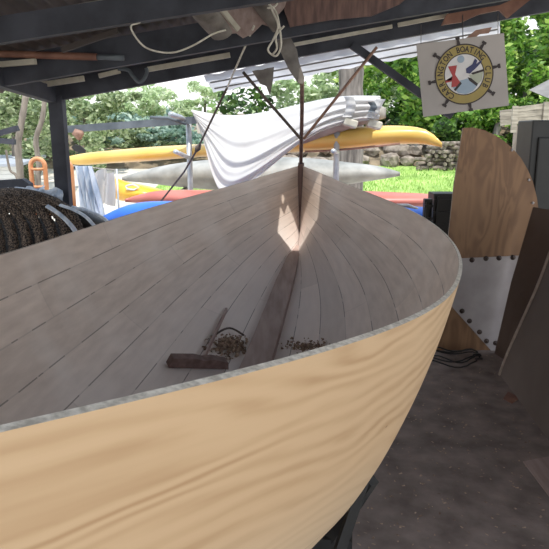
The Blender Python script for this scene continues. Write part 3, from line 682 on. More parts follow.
# cable coils on floor
cb = flo(449, 362)
for k, (dx, dy, rx, ry, z, lab) in enumerate([(0, 0, .22, .14, .012, 'black cable loop on the floor under the bolted board, lowest of the coil'), (.03, .03, .18, .12, .028, 'black cable loop in the middle of the coil on the floor'), (-.04, -.02, .24, .10, .045, 'black cable loop on top of the coil below the hull flare')]):
    mb = MB(); pts = [cb+Vector((dx+rx*math.cos(t*PI/16)*(1+.08*math.sin(3*t)), dy+ry*math.sin(t*PI/16), z+.02*(1+math.sin(t*.7)))) for t in range(34)]
    mb.tube(pts, .0055, 8); tag(mb.build('cable_loop', M['black']), lab, 'cable')
# bits on floor
mb = MB()
for k in range(1500):
    p = Vector((R.uniform(-.1, 2.0), R.uniform(1.5, 4.4), .002)); a = R.uniform(0, PI); l = R.uniform(.002, .009); w = R.uniform(.0015, .005)
    dx = Vector((math.cos(a), math.sin(a), 0)); dy = Vector((-dx.y, dx.x, 0))
    mb.add([p-dx*l-dy*w, p+dx*l-dy*w, p+dx*l+dy*w+Vector((0, 0, .002)), p-dx*l+dy*w], [(0, 1, 2, 3)])
tag(mb.build('floor_chips', M['shav']), 'small pale wood chips and dust scattered on the dark floor', 'wood chips', kind='stuff')
# green bucket
bk = flo(318, 566); tb = empty('green_bucket', bk, 'pale green plastic tub on the floor beside the trestle leg', 'tub')
def lathe(mb, c, prof, n=24):
    vs = [Vector(c)+Vector((r*math.cos(2*PI*k/n), r*math.sin(2*PI*k/n), z)) for r, z in prof for k in range(n)]
    fs = [(i*n+k, i*n+(k+1) % n, (i+1)*n+(k+1) % n, (i+1)*n+k) for i in range(len(prof)-1) for k in range(n)]
    mb.add(vs, fs, 0, True)
mb = MB(); lathe(mb, bk, [(.001, .003), (.09, .003), (.105, .14), (.112, .16), (.118, .16), (.118, .15)]); mb.build('tub_body', M['green'], tb)
mb = MB(); lathe(mb, bk, [(.12, .158), (.125, .165), (.12, .178), (.001, .182)]); mb.build('lid', M['green'], tb)

# black crates beyond the boat
def crate(x0, x1, y0, Y, label, ztop):
    a = at(x0, y0, Y); b = at(x1, y0, Y); w = b.x-a.x; cx = (a.x+b.x)/2; H = a.z
    t = empty('black_crate', (cx, Y+w/2, 0), label, 'crate'); mb = MB(); mb.box((cx, Y+w/2, H/2), (w, w, H)); mb.build('crate_body', M['black'], t, bev=.006)
    for k in range(6):
        mb = MB(); mb.box((cx, Y-.006, H-.06-.11*k), (w*1.04, .02, .022)); mb.build('rib', M['black'], t)
    for s in (-1, 1):
        mb = MB(); mb.box((cx+s*w*.32, Y-.012, H*.75), (w*.10, .02, H*.45)); mb.build('upright_rib', M['black'], t)
crate(425, 433, 199, 5.4, 'small black ribbed plastic crate stack left of the taller black one', 0)
crate(434, 458, 193.5, 5.5, 'tall black ribbed plastic crate stack between the boat and the plywood board', 0)

# ------------------------------------------------------------------ kayaks and rack
def loft(name, mat, pts, parent=None, wid=.3, Ya=None, flatbot=1, n=20):
    """pts: (px, ytop, ybot, Y)"""
    mb = MB(); xs = [p[0] for p in pts]; K = 44; rings = []
    fT = spline(xs, [p[1] for p in pts]); fB = spline(xs, [p[2] for p in pts])
    for i in range(K+1):
        x = lerp(xs[0], xs[-1], i/K); Y = interp(x, xs, [p[3] for p in pts]); T = at(x, fT(x), Y); B = at(x, max(fB(x), fT(x)+.4), Y)
        c = (T+B)/2; h = (T-B).length/2; e = min(1, min(i, K-i)/ (K*.38)); w = wid*math.sin(e*PI/2)**.8+.004
        rings.append([c+Vector((0, math.cos(t)*w, math.sin(t)*h*(1 if math.sin(t) > 0 else flatbot))) for t in [2*PI*k/n for k in range(n)]])
    vs = [v for r in rings for v in r]; fs = [(i*n+k, i*n+(k+1) % n, (i+1)*n+(k+1) % n, (i+1)*n+k) for i in range(K) for k in range(n)]
    fs += [tuple(range(n)), tuple(K*n+k for k in range(n))[::-1]]
    mb.add(vs, fs, 0, True); return mb.build(name, mat, parent)
ky = empty('yellow_kayak', at(250, 150, 7.6), 'long slender yellow kayak lying high on the rack behind the tarpaulin', 'kayak')
loft('hull', M['yellow'], [(62, 158, 163, 8.5), (80, 154, 165, 8.45), (100, 151.5, 164, 8.4), (150, 147, 161, 8.2), (200, 144, 157, 8.0), (250, 139, 155, 7.8), (305, 131, 152, 7.55), (350, 127.5, 149.5, 7.35), (390, 125.5, 145, 7.2), (415, 127, 144, 7.1), (430, 132, 145, 7.0), (442, 143, 147.5, 6.95)], ky, .27)
mb = MB(); mb.tube([at(x, y, Y-.25) for x, y, Y in ((305, 151.5, 7.6), (330, 150.5, 7.5), (360, 148, 7.35), (400, 143.5, 7.3))], .012, 8); mb.build('gunwale_strip', M['copper'], ky)
loft('upturned_hull', M['pale'], [(122, 177, 181, 9.2), (145, 170, 183, 9.1), (180, 163, 187, 9), (220, 159, 190, 8.9), (270, 157, 192, 8.8), (320, 159, 190, 8.7), (350, 162.5, 184, 8.6), (377, 166, 180, 8.5), (400, 172, 176, 8.5)], None, .4)
tag(P(bpy.data.objects['upturned_hull'], (0, 0, 0)), 'pale weathered grey upturned hull on the ground behind the boat bow', 'boat hull')
for x, lab in ((185, 'low timber sawhorse under the left end of the upturned hull'), (335, 'low timber sawhorse under the right end of the upturned hull')):
    p = at(x, 188 if x < 200 else 184, 8.95 if x < 200 else 8.65); t = empty('sawhorse', (p.x, p.y, 0), lab, 'sawhorse')
    mb = MB(); mb.bar((p.x, p.y-.35, p.z-.03), (p.x, p.y+.35, p.z-.03), .06, .06); mb.build('beam', M['oldwood'], t)
    for yy in (-.3, .3):
        for xx in (-.12, .12):
            mb = MB(); mb.bar((p.x, p.y+yy, p.z-.05), (p.x+xx, p.y+yy, 0), .04, .04, up=(0, 1, 0)); mb.build('leg', M['oldwood'], t)
loft('red_kayak', M['red'], [(125, 199, 202, 7.3), (150, 192, 204, 7.25), (190, 190, 206, 7.2), (300, 189, 208, 7.1), (400, 192.5, 208, 7), (440, 195, 207, 6.95), (470, 200, 204, 6.9)], None, .28)
tag(P(bpy.data.objects['red_kayak'], (0, 0, 0)), 'faded red kayak lying low between the boat and the lawn', 'kayak')
bl = empty('blue_kayak', at(260, 220, 6.3), 'bright blue kayak lying in front of the red kayak beyond the boat', 'kayak')
loft('hull', M['blue'], [(94, 221, 226, 6.5), (125, 206, 230, 6.45), (170, 201, 230, 6.4), (300, 201, 228, 6.3), (400, 205, 226, 6.2), (440, 209, 224, 6.15), (475, 215, 220, 6.1)], bl, .26)
mb = MB(); mb.tube([at(396, 204.8, 6.02), at(408, 205.8, 6.0), at(418, 208.5, 6.0)], [.012, .02, .008], 8); mb.build('white_trim', M['signwhite'], bl)
yk = empty('short_orange_kayak', at(136, 198, 7.8), 'stubby orange and yellow kayak end standing behind the red kayak at left', 'kayak')
loft('hull', M['yellow2'], [(110, 180, 195, 7.9), (116, 178.5, 199, 7.9), (125, 181, 201, 7.9), (140, 184.5, 200, 7.85), (166, 191, 198, 7.8)], yk, .25)
mb = MB(); mb.tube([at(x, y, 7.62) for x, y in ((126, 186), (133, 184.5), (139, 187), (134, 190), (127, 189), (126, 186))], .012, 8); mb.build('cockpit_rim', M['weather'], yk)
# stands for low hulls
for x, Y, y, lab in ((185, 7.2, 205, 'grey steel stand under the left half of the red kayak'), (380, 7.05, 207, 'grey steel stand under the right half of the red kayak')):
    p = at(x, y, Y); t = empty('kayak_stand', (p.x, Y-.4, 0), lab, 'stand')
    mb = MB(); mb.bar(Vector((p.x, Y-1.2, p.z-.02)), Vector((p.x, Y+.35, p.z-.02)), .04, .04); mb.build('bearer', M['galv'], t)
    for yy in (Y-1.1, Y+.3):
        mb = MB(); mb.bar((p.x, yy, 0), (p.x, yy, p.z-.04), .04, .04, up=(1, 0, 0)); mb.build('leg', M['galv'], t)
# rack
rk = empty('kayak_rack', (-1.0, 7.7, 0), 'galvanised steel kayak rack with two posts and a dark grey top rail', 'rack')
for x, yt, Y in ((188.5, 122, 7.75), (337.5, 110, 7.2)):
    p = at(x, yt, Y); mb = MB(); mb.tube([(p.x, Y, 0), (p.x, Y, p.z)], .034, 12); mb.build('post', M['galv'], rk)
p = at(188.5, 123, 7.75); q = at(170, 114, 7.4)
mb = MB(); mb.tube([p, at(181, 117.5, 7.6), q], .03, 10); mb.build('arm', M['galv'], rk)
mb = MB(); mb.tube([at(191, 158.5, 7.75), at(175, 151.5, 7.35)], .026, 10); mb.build('arm', M['galv'], rk)
mb = MB(); mb.tube([at(337.5, 152, 7.2), at(333, 151, 6.85)], .026, 10); mb.build('arm', M['galv'], rk)
mb = MB(); mb.bar(at(58, 130, 7.8), at(202, 119.5, 7.65), .05, .085); mb.build('rail', M['rail'], rk)
mb = MB(); mb.tube([at(150, 117.5, 7.6), at(168, 118, 7.6), at(186, 124, 7.6)], .018, 8); mb.build('clamp_rod', M['rail'], rk)
# hanging items under the rail
hb = empty('hanging_float', at(81, 134, 7.7), 'small tan float with a black paddle blade hanging from the grey rail', 'float')
mb = MB(); mb.tube([at(79, 130, 7.7), at(78, 134, 7.7), at(79.5, 140, 7.7)], [.05, .075, .02], 12); mb.build('float_body', M['copper'], hb)
mb = MB(); mb.tube([at(79.5, 140, 7.7), at(80, 146, 7.7)], .006, 6); mb.build('string', M['darkrope'], hb)
mb = MB(); mb.slab([at(x, y, 7.66) for x, y in ((71, 147), (75, 144.5), (81, 146), (85.5, 150), (85.5, 153), (80, 153), (74, 150.5))], (0, 1, 0), .02); mb.build('blade', M['black'], hb)

# tarp
top = [(191, 111, 7.45), (220, 116, 7.42), (250, 115.5, 7.4), (285, 109, 7.3), (320, 101, 7.15), (350, 97, 7.0), (381, 97, 6.9)]
low = [(193.5, 114, 7.42), (206, 150, 7.25), (219, 189, 7.0), (240, 189.5, 6.95), (268, 169, 6.95), (318, 133, 6.9), (379, 119, 6.8)]
us = [i/6 for i in range(7)]
def col3(lst, k): return spline(us, [p[k] for p in lst])
tf = [col3(top, k) for k in range(3)]; lf = [col3(low, k) for k in range(3)]
def tarp(u, v):
    a = (tf[0](u), tf[1](u), tf[2](u)); b = (lf[0](u), lf[1](u), lf[2](u))
    y = lerp(a[1], b[1], v)+math.sin(PI*v)*6*(1-u)*math.sin(PI*min(1, u*1.6))
    x = lerp(a[0], b[0], v); Y = lerp(a[2], b[2], v**.7)-.10*math.sin(PI*v)*math.sin(PI*u)
    fold = .022*math.sin(v*26+3.5*math.sin(u*3.0))*(.35+u)+.015*math.sin(v*47+u*9)*v+.02*math.sin(u*30+v*5)*v*(1-u)
    p = at(x, y, Y); p.y += fold; return p
mb = MB(); mb.grid(tarp, 120, 70)
tag(mb.build('white_tarpaulin', M['tarp']), 'large white tarpaulin draped over the kayak rack, sagging in folds behind the stem pole', 'tarpaulin')
mb = MB()
def tback(u, v):
    p = Vector(tarp(u, 0)); p.y += .55*v; p.z += .05*math.sin(PI*v)-.25*v*v; return p
mb.grid(tback, 60, 10); mb.build('back_drape', M['tarp'], P(bpy.data.objects['white_tarpaulin'], bpy.data.objects['white_tarpaulin'].location))
loft('covered_canoe', M['canvas'], [(262, 120, 128, 7.55), (290, 112, 146, 7.45), (320, 106, 140, 7.35), (345, 102, 131, 7.25), (370, 102, 123, 7.15), (386, 108, 118, 7.1)], None, .25)
tag(P(bpy.data.objects['covered_canoe'], (0, 0, 0)), 'grey beige canvas-covered canoe under the right end of the tarpaulin above the yellow kayak', 'canoe')
def strap(px, Y, w, name, mat, label, cat):
    mb = MB(); pts = smooth_path([at(x, y, Y) for x, y in px], 4); n = len(pts)
    vs = []
    for i, p in enumerate(pts):
        d = Vector((w/2, 0, 0)); vs += [p-d+Vector((0, .01*math.sin(i*1.3), 0)), p+d+Vector((0, -.01*math.sin(i*1.7), 0))]
    vs += [Vector(v)+Vector((0, .012, 0)) for v in vs]; m = 2*n
    fs = [(2*i, 2*i+1, 2*i+3, 2*i+2) for i in range(n-1)]+[(m+2*i, m+2*i+2, m+2*i+3, m+2*i+1) for i in range(n-1)]
    fs += [(2*i, 2*i+2, m+2*i+2, m+2*i) for i in range(n-1)]+[(2*i+1, m+2*i+1, m+2*i+3, 2*i+3) for i in range(n-1)]
    mb.add(vs, fs, 0, True); return tag(mb.build(name, M[mat]), label, cat)
strap([(349, 96.5), (351, 104), (350, 111), (347, 117)], 6.8, .10, 'white_strap', 'tarp', 'wide white cloth strap tied over the covered canoe, left of the pair', 'strap')
strap([(381, 99), (377, 106), (374, 112), (369, 118)], 6.76, .10, 'white_strap', 'tarp', 'wide white cloth strap at the right end of the covered canoe', 'strap')
strap([(371, 102), (374, 107), (371, 112)], 6.72, .07, 'dark_strap', 'rail', 'short dark strap between the two white straps on the covered canoe', 'strap')
for x, y, lab in ((350, 123, 'pale foam pad under the left end strap on the yellow kayak'), (374, 124.5, 'pale foam pad under the right end strap on the yellow kayak')):
    p = at(x, y, 6.9); mb = MB(); mb.box(p, (.15, .2, .09), Matrix.Rotation(.3, 3, 'Y')); tag(mb.build('foam_pad', M['cream'], bev=.02), lab, 'foam pad')

# ------------------------------------------------------------------ left side things
nh = flo(40, 330)
mb = MB()
def heap(u, v):
    t = u*2*PI; r = math.sin(v*PI/2); hx = 1.05; hy = .62; hz = .97
    k = 1+.05*math.sin(5*t)+.04*math.sin(9*t+v*7)
    return Vector((-2.3+hx*r*math.cos(t)*k, 4.95+hy*r*math.sin(t)*k, hz*(math.cos(v*PI/2))**.55*(1+.03*math.sin(7*t)*r)))
mb.grid(heap, 60, 24); tag(mb.build('netting_heap', M['net']), 'big dark heap of netting on the floor behind the left side of the boat', 'netting', kind='stuff')
names = ['leftmost', 'second from the left', 'third from the left', 'middle', 'third from the right', 'second from the right', 'rightmost']
for k in range(7):
    x = -22+k*13.5; yb = 262
    px = [(x-34+k*2, 199-k*.4), (x-14, 199+k*.2), (x+4, 206+k*.4), (x+15, 219), (x+21, 236), (x+23, yb)]
    pts = smooth_path([at(a, b, 4.34+.035*k) for a, b in px], 10)
    mb = MB(); mb.tube(pts, [.036+.005*math.sin(i*2.4) for i in range(len(pts))], 10)
    tag(mb.build('mesh_roll', M['rollnet']), f'{names[k]} of the dark brown mesh rolls arching over the netting heap', 'mesh roll', 'brown mesh rolls on the netting heap')
mb = MB(); mb.tube(smooth_path([at(x, y, 4.8) for x, y in ((-20, 197), (10, 194), (35, 197), (55, 204), (70, 214))], 8), .05, 10)
tag(mb.build('mesh_roll', M['rollnet']), 'flat dark mesh roll lying behind the other rolls on the netting heap', 'mesh roll', 'brown mesh rolls on the netting heap')
for k, (px, Y, r, lab) in enumerate([([(47, 206), (58, 213), (68, 222), (76, 233), (80, 250)], 4.42, .035, 'pale blue-white plastic strip over the netting, nearest the post foot'), ([(60, 205), (74, 210), (86, 217), (97, 229)], 4.5, .028, 'thin white plastic strip lying right of the pale strip on the netting'), ([(72, 207), (88, 211), (102, 217), (112, 226)], 4.7, .03, 'white plastic strip at the right end of the netting beside the blue kayak')]):
    mb = MB(); mb.tube(smooth_path([at(x, y, Y) for x, y in px], 6), r, 10, flat=.35); tag(mb.build('plastic_strip', M['sheet']), lab, 'plastic strip')
loft('dark_bag', M['black'], [(66, 210, 222, 4.9), (78, 207, 226, 4.9), (92, 212, 230, 4.9), (106, 222, 232, 4.9)], None, .12)
tag(P(bpy.data.objects['dark_bag'], (0, 0, 0)), 'dark bag between the white plastic strips at the end of the netting heap', 'bag')
mb = MB(); mb.slab([at(x, y, 5.3) for x, y in ((-30, 182), (22, 179), (29, 184), (30, 189), (-30, 193))], (0, 1, 0), .09); tag(mb.build('dark_timber', M['post'], bev=.006), 'thick dark timber with a cut end lying at the left edge above the netting', 'timber')
mb = MB(); mb.box((at(-22, 193, 5.4).x, 5.36, at(0, 193, 5.4).z/2), (.1, .1, at(0, 193, 5.4).z)); tag(mb.build('timber_stump', M['post']), 'short dark post holding up the dark timber at the left edge', 'post')
mb = MB()
def crum(u, v): 
    p = at(lerp(2, 64, u), lerp(190, 212, v)-3*math.sin(u*PI), 5.0); p.y += .12*v*-1+.04*math.sin(u*23+v*9)+.03*math.sin(u*41-v*13); p.z += .012*math.sin(u*31); return p
mb.grid(crum, 50, 16); tag(mb.build('crumpled_sheet', M['sheet']), 'crumpled pale blue plastic sheet lying behind the netting left of the post', 'plastic sheet')
# hand trucks
def truck(xl, xr, yt, yb, Y, label, hook=False):
    a = at(xl, yb, Y); b = at(xr, yb, Y); zt = at(xl, yt+6, Y).z; w = b.x-a.x; t = empty('hand_truck', ((a.x+b.x)/2, Y, 0), label, 'hand truck', 'orange tubular hand trucks')
    mb = MB(); arch = [Vector((a.x, Y, 0)), Vector((a.x, Y, zt))]+[Vector(((a.x+b.x)/2-w/2*math.cos(PI*k/10), Y, zt+w*.5*math.sin(PI*k/10))) for k in range(1, 10)]+[Vector((b.x, Y, zt)), Vector((b.x, Y, 0))]
    mb.tube(arch, .022, 10); mb.build('frame', M['orange'], t)
    for k in range(5):
        mb = MB(); z = zt-.03-.17*k; mb.tube([(a.x, Y, z), ((a.x+b.x)/2, Y-.05, z), (b.x, Y, z)], .014, 8); mb.build('rung', M['orange'], t)
    mb = MB(); mb.box(((a.x+b.x)/2, Y-.14, .02), (w*1.4, .26, .012)); mb.build('toe_plate', M['rail'], t)
    for s in (-1, 1):
        mb = MB(); x = (a.x+b.x)/2+s*w*.8; mb.tube([(x-.025, Y+.06, .12), (x+.025, Y+.06, .12)], .12, 18); mb.build('wheel', M['black'], t)
truck(34, 48, 160, 205, 6.1, 'orange tubular hand truck with an arched top, left of the shed post')
truck(61, 74, 162, 205, 6.15, 'orange tubular hand truck with an arched top, right of the shed post')
mb = MB()
def cloth(u, v):
    p = at(lerp(78, 92, u)+14*v*(u)+6*(1-u)*(v-.5), lerp(166, 222, v), 6.6); p.y += .05*math.sin(u*19+v*3)+.03*math.sin(u*41); return p
mb.grid(cloth, 60, 30); tag(mb.build('hanging_plastic', M['sheet']), 'pale blue translucent plastic hanging in folds right of the shed post', 'plastic sheet')
mb = MB()
def cloth2(u, v):
    p = at(lerp(90, 113, u)+3*v, lerp(171, 205, v)+2*math.sin(u*9), 7.0); p.y += .06*math.sin(u*13+v*3); return p
mb.grid(cloth2, 40, 20); tag(mb.build('white_glare_sheet', M['tarp']), 'white sheet imitating glare off the pale ground beside the orange kayak end', 'sheet')  # white cloth shape stands in for glare on the pale ground
mb = MB(); mb.tube([at(64, 165, 6.75), at(116, 170, 7.1)], .006, 6); tag(mb.build('washing_line', M['cord']), 'thin line holding the pale plastic and white glare sheet', 'line')
for x, lab in ((30, 'thin steel stake holding the left end of the sheet line'), (118, 'thin steel stake holding the right end of the sheet line')):
    Y = 6.75 if x < 50 else 7.1; p = at(64 if x < 50 else 116.5, 164 if x < 50 else 169, Y); mb = MB(); mb.tube([(p.x, Y, 0), (p.x, Y, p.z)], .012, 8); tag(mb.build('line_stake', M['galv']), lab, 'stake')
# pale shed, house
sh = empty('garden_shed', at(0, 190, 12), 'white weatherboard garden shed at the far left', 'shed')
mb = MB(); a = at(-60, 166, 12); b = at(19, 166, 12); zb = gz(12)
for k in range(9):
    z = lerp(zb, a.z, k/9); mb.box(((a.x+b.x)/2, 12+.01*(k % 2), z+(a.z-zb)/18), (b.x-a.x, .06+.02*(k % 2), (a.z-zb)/9*.95))
mb.build('wall', M['weather'], sh)
mb = MB(); mb.slab([(a.x-.2, 11.8, a.z), (b.x+.1, 11.8, a.z), (b.x+.1, 13.2, a.z+.12), (a.x-.2, 13.2, a.z+.12)], (0, 0, 1), .05); mb.build('roof', M['houseroof'], sh)
hs = empty('distant_house', at(95, 150, 26), 'small grey house with a gabled roof among the distant trees', 'house')
a = at(84, 131, 26); b = at(107, 131, 26); zb = gz(26)
mb = MB(); mb.box(((a.x+b.x)/2, 27.5, (a.z+zb)/2), (b.x-a.x, 3, a.z-zb)); mb.build('wall', M['housewall'], hs)
mb = MB(); t = at(89, 116, 26); t2 = at(100, 118, 26)
mb.add([(a.x-.3, 25.8, a.z), (b.x+.3, 25.8, a.z), (b.x+.3, 29.2, a.z), (a.x-.3, 29.2, a.z), (t.x, 27.5, t.z), (t2.x, 27.5, t.z)], [(0, 1, 5, 4), (1, 2, 5), (2, 3, 4, 5), (3, 0, 4), (0, 3, 2, 1)]); mb.build('roof', M['houseroof'], hs)
# planter and canopy at right
plt = empty('timber_planter', at(530, 125, 8.5), 'weathered timber slatted planter box raised behind the plywood board', 'planter')
a = at(513, 125, 8.5); b = at(575, 117, 8.5); H = 17/F*8.5
for k in range(3):
    mb = MB(); mb.bar(a+Vector((0, 0, H*(k+.5)/3)), b+Vector((0, 0, H*(k+.5)/3)), .03, H/3*.9); mb.build('slat', M['oldwood'], plt)
for s in (a, (a+b)/2, b):
    mb = MB(); mb.bar(Vector((s.x, 8.47, s.z-.1)), Vector((s.x, 8.47, s.z+H*1.05)), .07, .04, up=(0, 1, 0)); mb.build('corner_post', M['oldwood'], plt)
mb = MB(); mb.box(((a.x+b.x)/2+.1, 8.75, a.z/2), (b.x-a.x-.2, .5, a.z)); mb.build('stone_base', M['rock'], plt)
mb = MB(); mb.bar(a+Vector((0, .5, .1)), b+Vector((0, .5, .1)), .03, H*.9); mb.build('back_board', M['oldwood'], plt)
cn = empty('grey_canopy', at(560, 100, 9), 'grey pointed canopy above the timber planter at the right edge', 'canopy')
mb = MB(); tp = at(575, 66, 9.2); r0 = [at(529, 90, 9), at(560, 103, 8.4), at(610, 95, 9), at(570, 88, 9.8)]
mb.add([tp]+r0, [(0, 1, 2), (0, 2, 3), (0, 3, 4), (0, 4, 1)]); mb.build('cover', M['cone'], cn)
mb = MB(); mb.tube([(tp.x, 9.2, 0), tp], .03, 10); mb.build('pole', M['galv'], cn)

# rocks, logs
def rock(x, y, z, r, label):
    bm = bmesh.new(); bmesh.ops.create_icosphere(bm, subdivisions=2, radius=1)
    sx, sy, sz = r*R.uniform(.9, 1.4), r*R.uniform(.7, 1.1), r*R.uniform(.55, .85); ph = R.uniform(0, 9)
    for v in bm.verts:
        k = 1+.14*math.sin(v.co.x*4+ph)+.12*math.sin(v.co.y*5+ph*2)+.10*math.sin(v.co.z*6+ph*3); v.co = Vector((v.co.x*sx*k, v.co.y*sy*k, v.co.z*sz*k))
    me = bpy.data.meshes.new('garden_rock'); bm.to_mesh(me); bm.free(); me.materials.append(M['rock']); o = bpy.data.objects.new('garden_rock', me); C.objects.link(o); o.location = (x, y, z)
    o.rotation_euler.z = R.uniform(0, 3); tag(P(o, (x, y, z)), label, 'rock', 'rocks along the garden bank')
for row in range(4):
    for k in range(10):
        Y = 16.45+row*.45; X = -.6+k*.58+R.uniform(-.2, .2)+row*.3; rock(X, Y, gz(Y)+.12, R.uniform(.14, .32), 'rough brown-grey rock in the bank edging the far side of the lawn')
rr = [(309, 161, 16.3, .22), (319, 162, 16.2, .24), (329, 161, 16.3, .2), (338, 160, 16.4, .2)]
for x, y, Y, r in rr:
    p = at(x, y, Y); 
    # small stack of pale rocks beyond the bow
    rock(p.x, Y, gz(Y)+.15, r, 'pale rock in the little heap seen just right of the stem pole')
mb = MB()
lg = bpy.data.meshes.new('firewood_log')
lm = MB(); lm.tube([(0, -.3, 0), (0, .3, 0)], [.05, .055], 7)
lg.from_pydata(lm.v, [], lm.f); lg.materials.append(M['rock'])
for r_ in range(7):
    for k in range(13-r_):
        X = 3.75+k*.13+r_*.07+R.uniform(-.03, .03); Y = 16.1+R.uniform(-.1, .1); o = bpy.data.objects.new('firewood_log', lg); C.objects.link(o)
        o.location = (X, Y, gz(16.1)+.06+r_*.1); o.rotation_euler = (0, R.uniform(0, 3), R.uniform(-.9, .9))
        tag(P(o, o.location), 'split firewood log stacked end-on at the right of the lawn', 'log', 'firewood logs stacked beyond the lawn')

# ------------------------------------------------------------------ trees and shrubs
def leaves(mb, c, rad, n, size, shell=.35, flatz=1):
    c = Vector(c)
    blobs = [(Vector((R.gauss(0, .55)*rad[0], R.gauss(0, .5)*rad[1], R.gauss(0, .5)*rad[2])), R.uniform(.12, .32)) for _ in range(34)]
    vs = []; fs = []
    for i in range(n):
        bo, bs = R.choice(blobs)
        d = Vector((R.gauss(0, 1), R.gauss(0, 1), R.gauss(0, 1))).normalized()*(R.random()**shell)
        p = c+bo+Vector((d.x*rad[0], d.y*rad[1], d.z*rad[2]))*bs
        a = Vector((R.gauss(0, 1), R.gauss(0, 1), R.gauss(0, .6))).normalized(); b = a.orthogonal().normalized(); b.rotate(Quaternion(a, R.uniform(0, 6.28)))
        s = size*R.uniform(.6, 1.3)
        o = len(vs); vs += [p-a*s, p+b*s*.45, p+a*s, p-b*s*.45]; fs.append((o, o+1, o+2, o+3))
    mb.add(vs, fs)
def tree(x, y, Y, rx, rz, mat, n, size, label, group=None, trunk=True, cat='tree', bark='bark', ry=None, tr=.12):
    c = at(x, y, Y); R1 = rx/F*Y; R2 = rz/F*Y; base = Vector((c.x, Y, gz(Y))); t = empty('tree' if cat == 'tree' else 'shrub', base, label, cat, group)
    mb = MB(); leaves(mb, c, (R1, ry or R1*.7, R2), n, size); mb.build('foliage', M[mat], t)
    if trunk:
        mb = MB(); mb.tube(smooth_path([base, lerp(base, c, .5)+Vector((R.uniform(-.1, .1), 0, 0)), c], 4), [tr]*4+[tr*.8]*4+[tr*.5], 10); mb.build('trunk', M[bark], t)
# right thick greenery
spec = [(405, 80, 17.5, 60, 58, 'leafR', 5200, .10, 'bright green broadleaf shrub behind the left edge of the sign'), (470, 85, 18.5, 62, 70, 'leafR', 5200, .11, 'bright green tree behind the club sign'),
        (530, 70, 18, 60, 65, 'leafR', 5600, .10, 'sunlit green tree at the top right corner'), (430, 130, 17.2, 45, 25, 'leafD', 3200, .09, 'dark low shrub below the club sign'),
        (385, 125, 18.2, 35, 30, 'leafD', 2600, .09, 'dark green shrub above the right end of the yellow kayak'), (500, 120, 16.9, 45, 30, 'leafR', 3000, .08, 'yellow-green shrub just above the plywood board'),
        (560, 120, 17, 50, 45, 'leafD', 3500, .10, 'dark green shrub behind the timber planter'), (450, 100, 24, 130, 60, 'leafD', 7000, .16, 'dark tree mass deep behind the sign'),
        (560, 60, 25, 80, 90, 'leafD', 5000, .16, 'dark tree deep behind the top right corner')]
for x, y, Y, rx, rz, m, n, s, lab in spec: tree(x, y, Y, rx, rz, m, int(n*1.15), s*1.15, lab, 'trees and shrubs right of the big trunk', cat='shrub' if 'shrub' in lab else 'tree')
# middle pale
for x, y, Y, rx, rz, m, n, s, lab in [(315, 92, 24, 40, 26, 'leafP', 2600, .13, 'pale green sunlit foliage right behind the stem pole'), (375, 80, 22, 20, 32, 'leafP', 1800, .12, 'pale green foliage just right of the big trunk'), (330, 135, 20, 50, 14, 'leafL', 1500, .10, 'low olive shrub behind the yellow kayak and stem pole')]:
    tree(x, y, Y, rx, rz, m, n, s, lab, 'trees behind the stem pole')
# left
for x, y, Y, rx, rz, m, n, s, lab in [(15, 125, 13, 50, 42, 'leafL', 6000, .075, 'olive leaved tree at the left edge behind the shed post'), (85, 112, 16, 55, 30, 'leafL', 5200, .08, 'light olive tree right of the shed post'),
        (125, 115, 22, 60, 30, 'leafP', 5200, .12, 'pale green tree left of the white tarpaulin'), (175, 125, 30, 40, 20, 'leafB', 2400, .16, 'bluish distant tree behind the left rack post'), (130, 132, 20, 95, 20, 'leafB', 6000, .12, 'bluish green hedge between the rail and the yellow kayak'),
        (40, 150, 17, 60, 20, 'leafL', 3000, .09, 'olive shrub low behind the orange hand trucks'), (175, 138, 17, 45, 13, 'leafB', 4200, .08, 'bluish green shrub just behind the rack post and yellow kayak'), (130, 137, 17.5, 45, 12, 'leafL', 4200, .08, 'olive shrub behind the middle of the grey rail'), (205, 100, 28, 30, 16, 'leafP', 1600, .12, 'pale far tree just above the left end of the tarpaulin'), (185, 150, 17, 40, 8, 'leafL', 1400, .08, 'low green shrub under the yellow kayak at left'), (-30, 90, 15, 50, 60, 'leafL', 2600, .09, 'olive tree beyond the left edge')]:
    tree(x, y, Y, rx, rz, m, n, s, lab, 'trees and shrubs left of the tarpaulin', cat='shrub' if 'shrub' in lab or 'hedge' in lab else 'tree', bark='barkp', tr=.07)
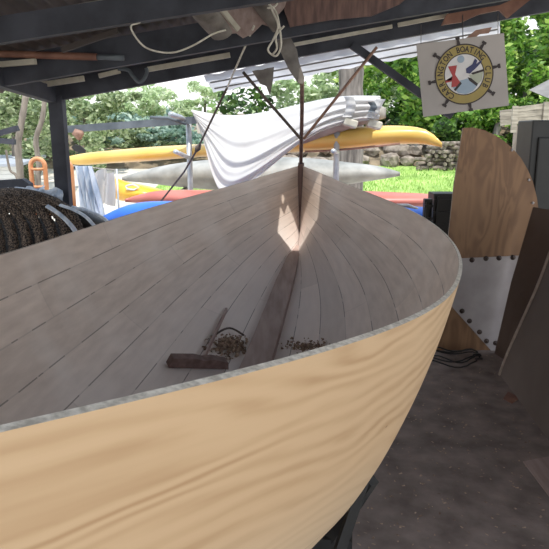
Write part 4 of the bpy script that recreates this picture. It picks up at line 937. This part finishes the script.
# bare trunks
def trunk(px, Y, r, mat, label):
    pts = [at(x, y, Y) for x, y in px]; b = pts[-1].copy(); b.z = gz(Y)-.02; pts.append(b)
    mb = MB(); pp = smooth_path(pts, 5); mb.tube(pp, [r*(.8+.3*i/len(pp)+.05*math.sin(i*1.9)) for i in range(len(pp))], 14); tag(mb.build('bare_tree', M[mat]), label, 'tree')
trunk([(352, 40), (351, 80), (350, 120), (349, 160)], 11.5, .25, 'bark', 'thick grey-brown tree trunk behind the rack, right of the stem pole')
trunk([(26, 95), (22, 120), (18, 145), (20, 170), (21, 190)], 9.3, .055, 'barkp', 'slender pale trunk left of the shed post')
trunk([(45, 96), (42, 120), (36, 140), (39, 165), (38, 180)], 9.8, .045, 'barkp', 'thin leaning pale trunk just left of the shed post')
trunk([(6, 150), (10, 170), (18, 182)], 9.0, .02, 'barkp', 'thin bent branch at the far left before the white shed')
mb = MB(); mb.bar(at(-20, 139, 8.5), at(18, 128, 8.5), .08, .07); mb.build('x', M['post'])
o = bpy.data.objects['x']; o.name = 'dark_beam'; tag(P(o, (0, 0, 0)), 'upper dark beam end crossing the trees at the left edge', 'beam')
mb = MB(); mb.bar(at(-20, 139, 8.4), at(15, 142, 8.4), .08, .07); mb.build('x', M['post'])
o = bpy.data.objects['x']; o.name = 'dark_beam'; tag(P(o, (0, 0, 0)), 'lower dark beam end crossing the trees at the left edge', 'beam')
mb = MB(); p = at(-14, 139, 8.45); mb.box((p.x, 8.45, p.z/2), (.1, .1, p.z)); tag(mb.build('rack_upright', M['post']), 'dark upright carrying the two dark beam ends at the left edge', 'upright')

# ------------------------------------------------------------------ light
w = bpy.data.worlds.new('sky'); bpy.context.scene.world = w; w.use_nodes = True
nt = w.node_tree; bg = nt.nodes['Background']
tc = nt.nodes.new('ShaderNodeTexCoord'); sx = nt.nodes.new('ShaderNodeSeparateXYZ'); nt.links.new(tc.outputs['Generated'], sx.inputs[0])
cr = nt.nodes.new('ShaderNodeValToRGB'); cr.color_ramp.elements[0].position = 0; cr.color_ramp.elements[0].color = (1.0, .99, .97, 1); cr.color_ramp.elements[1].position = .7; cr.color_ramp.elements[1].color = (.62, .78, 1, 1)
nt.links.new(sx.outputs[2], cr.inputs[0]); nt.links.new(cr.outputs[0], bg.inputs[0]); bg.inputs[1].default_value = 1.5
sun = bpy.data.lights.new('sun', 'SUN'); sun.energy = 4.6; sun.angle = .009; sun.color = (1, .95, .86)
so = bpy.data.objects.new('sun', sun); C.objects.link(so)
SD = Vector((.12, -.34, .94)).normalized()     # towards the sun
so.rotation_euler = SD.to_track_quat('Z', 'Y').to_euler(); so.location = (0, -3, 6)
vs_ = bpy.context.scene.view_settings; vs_.view_transform = 'Standard'; vs_.look = 'None'; vs_.exposure = .08; vs_.gamma = 1.08
bpy.context.scene.cycles.max_bounces = 8
bpy.context.scene.cycles.use_denoising = True
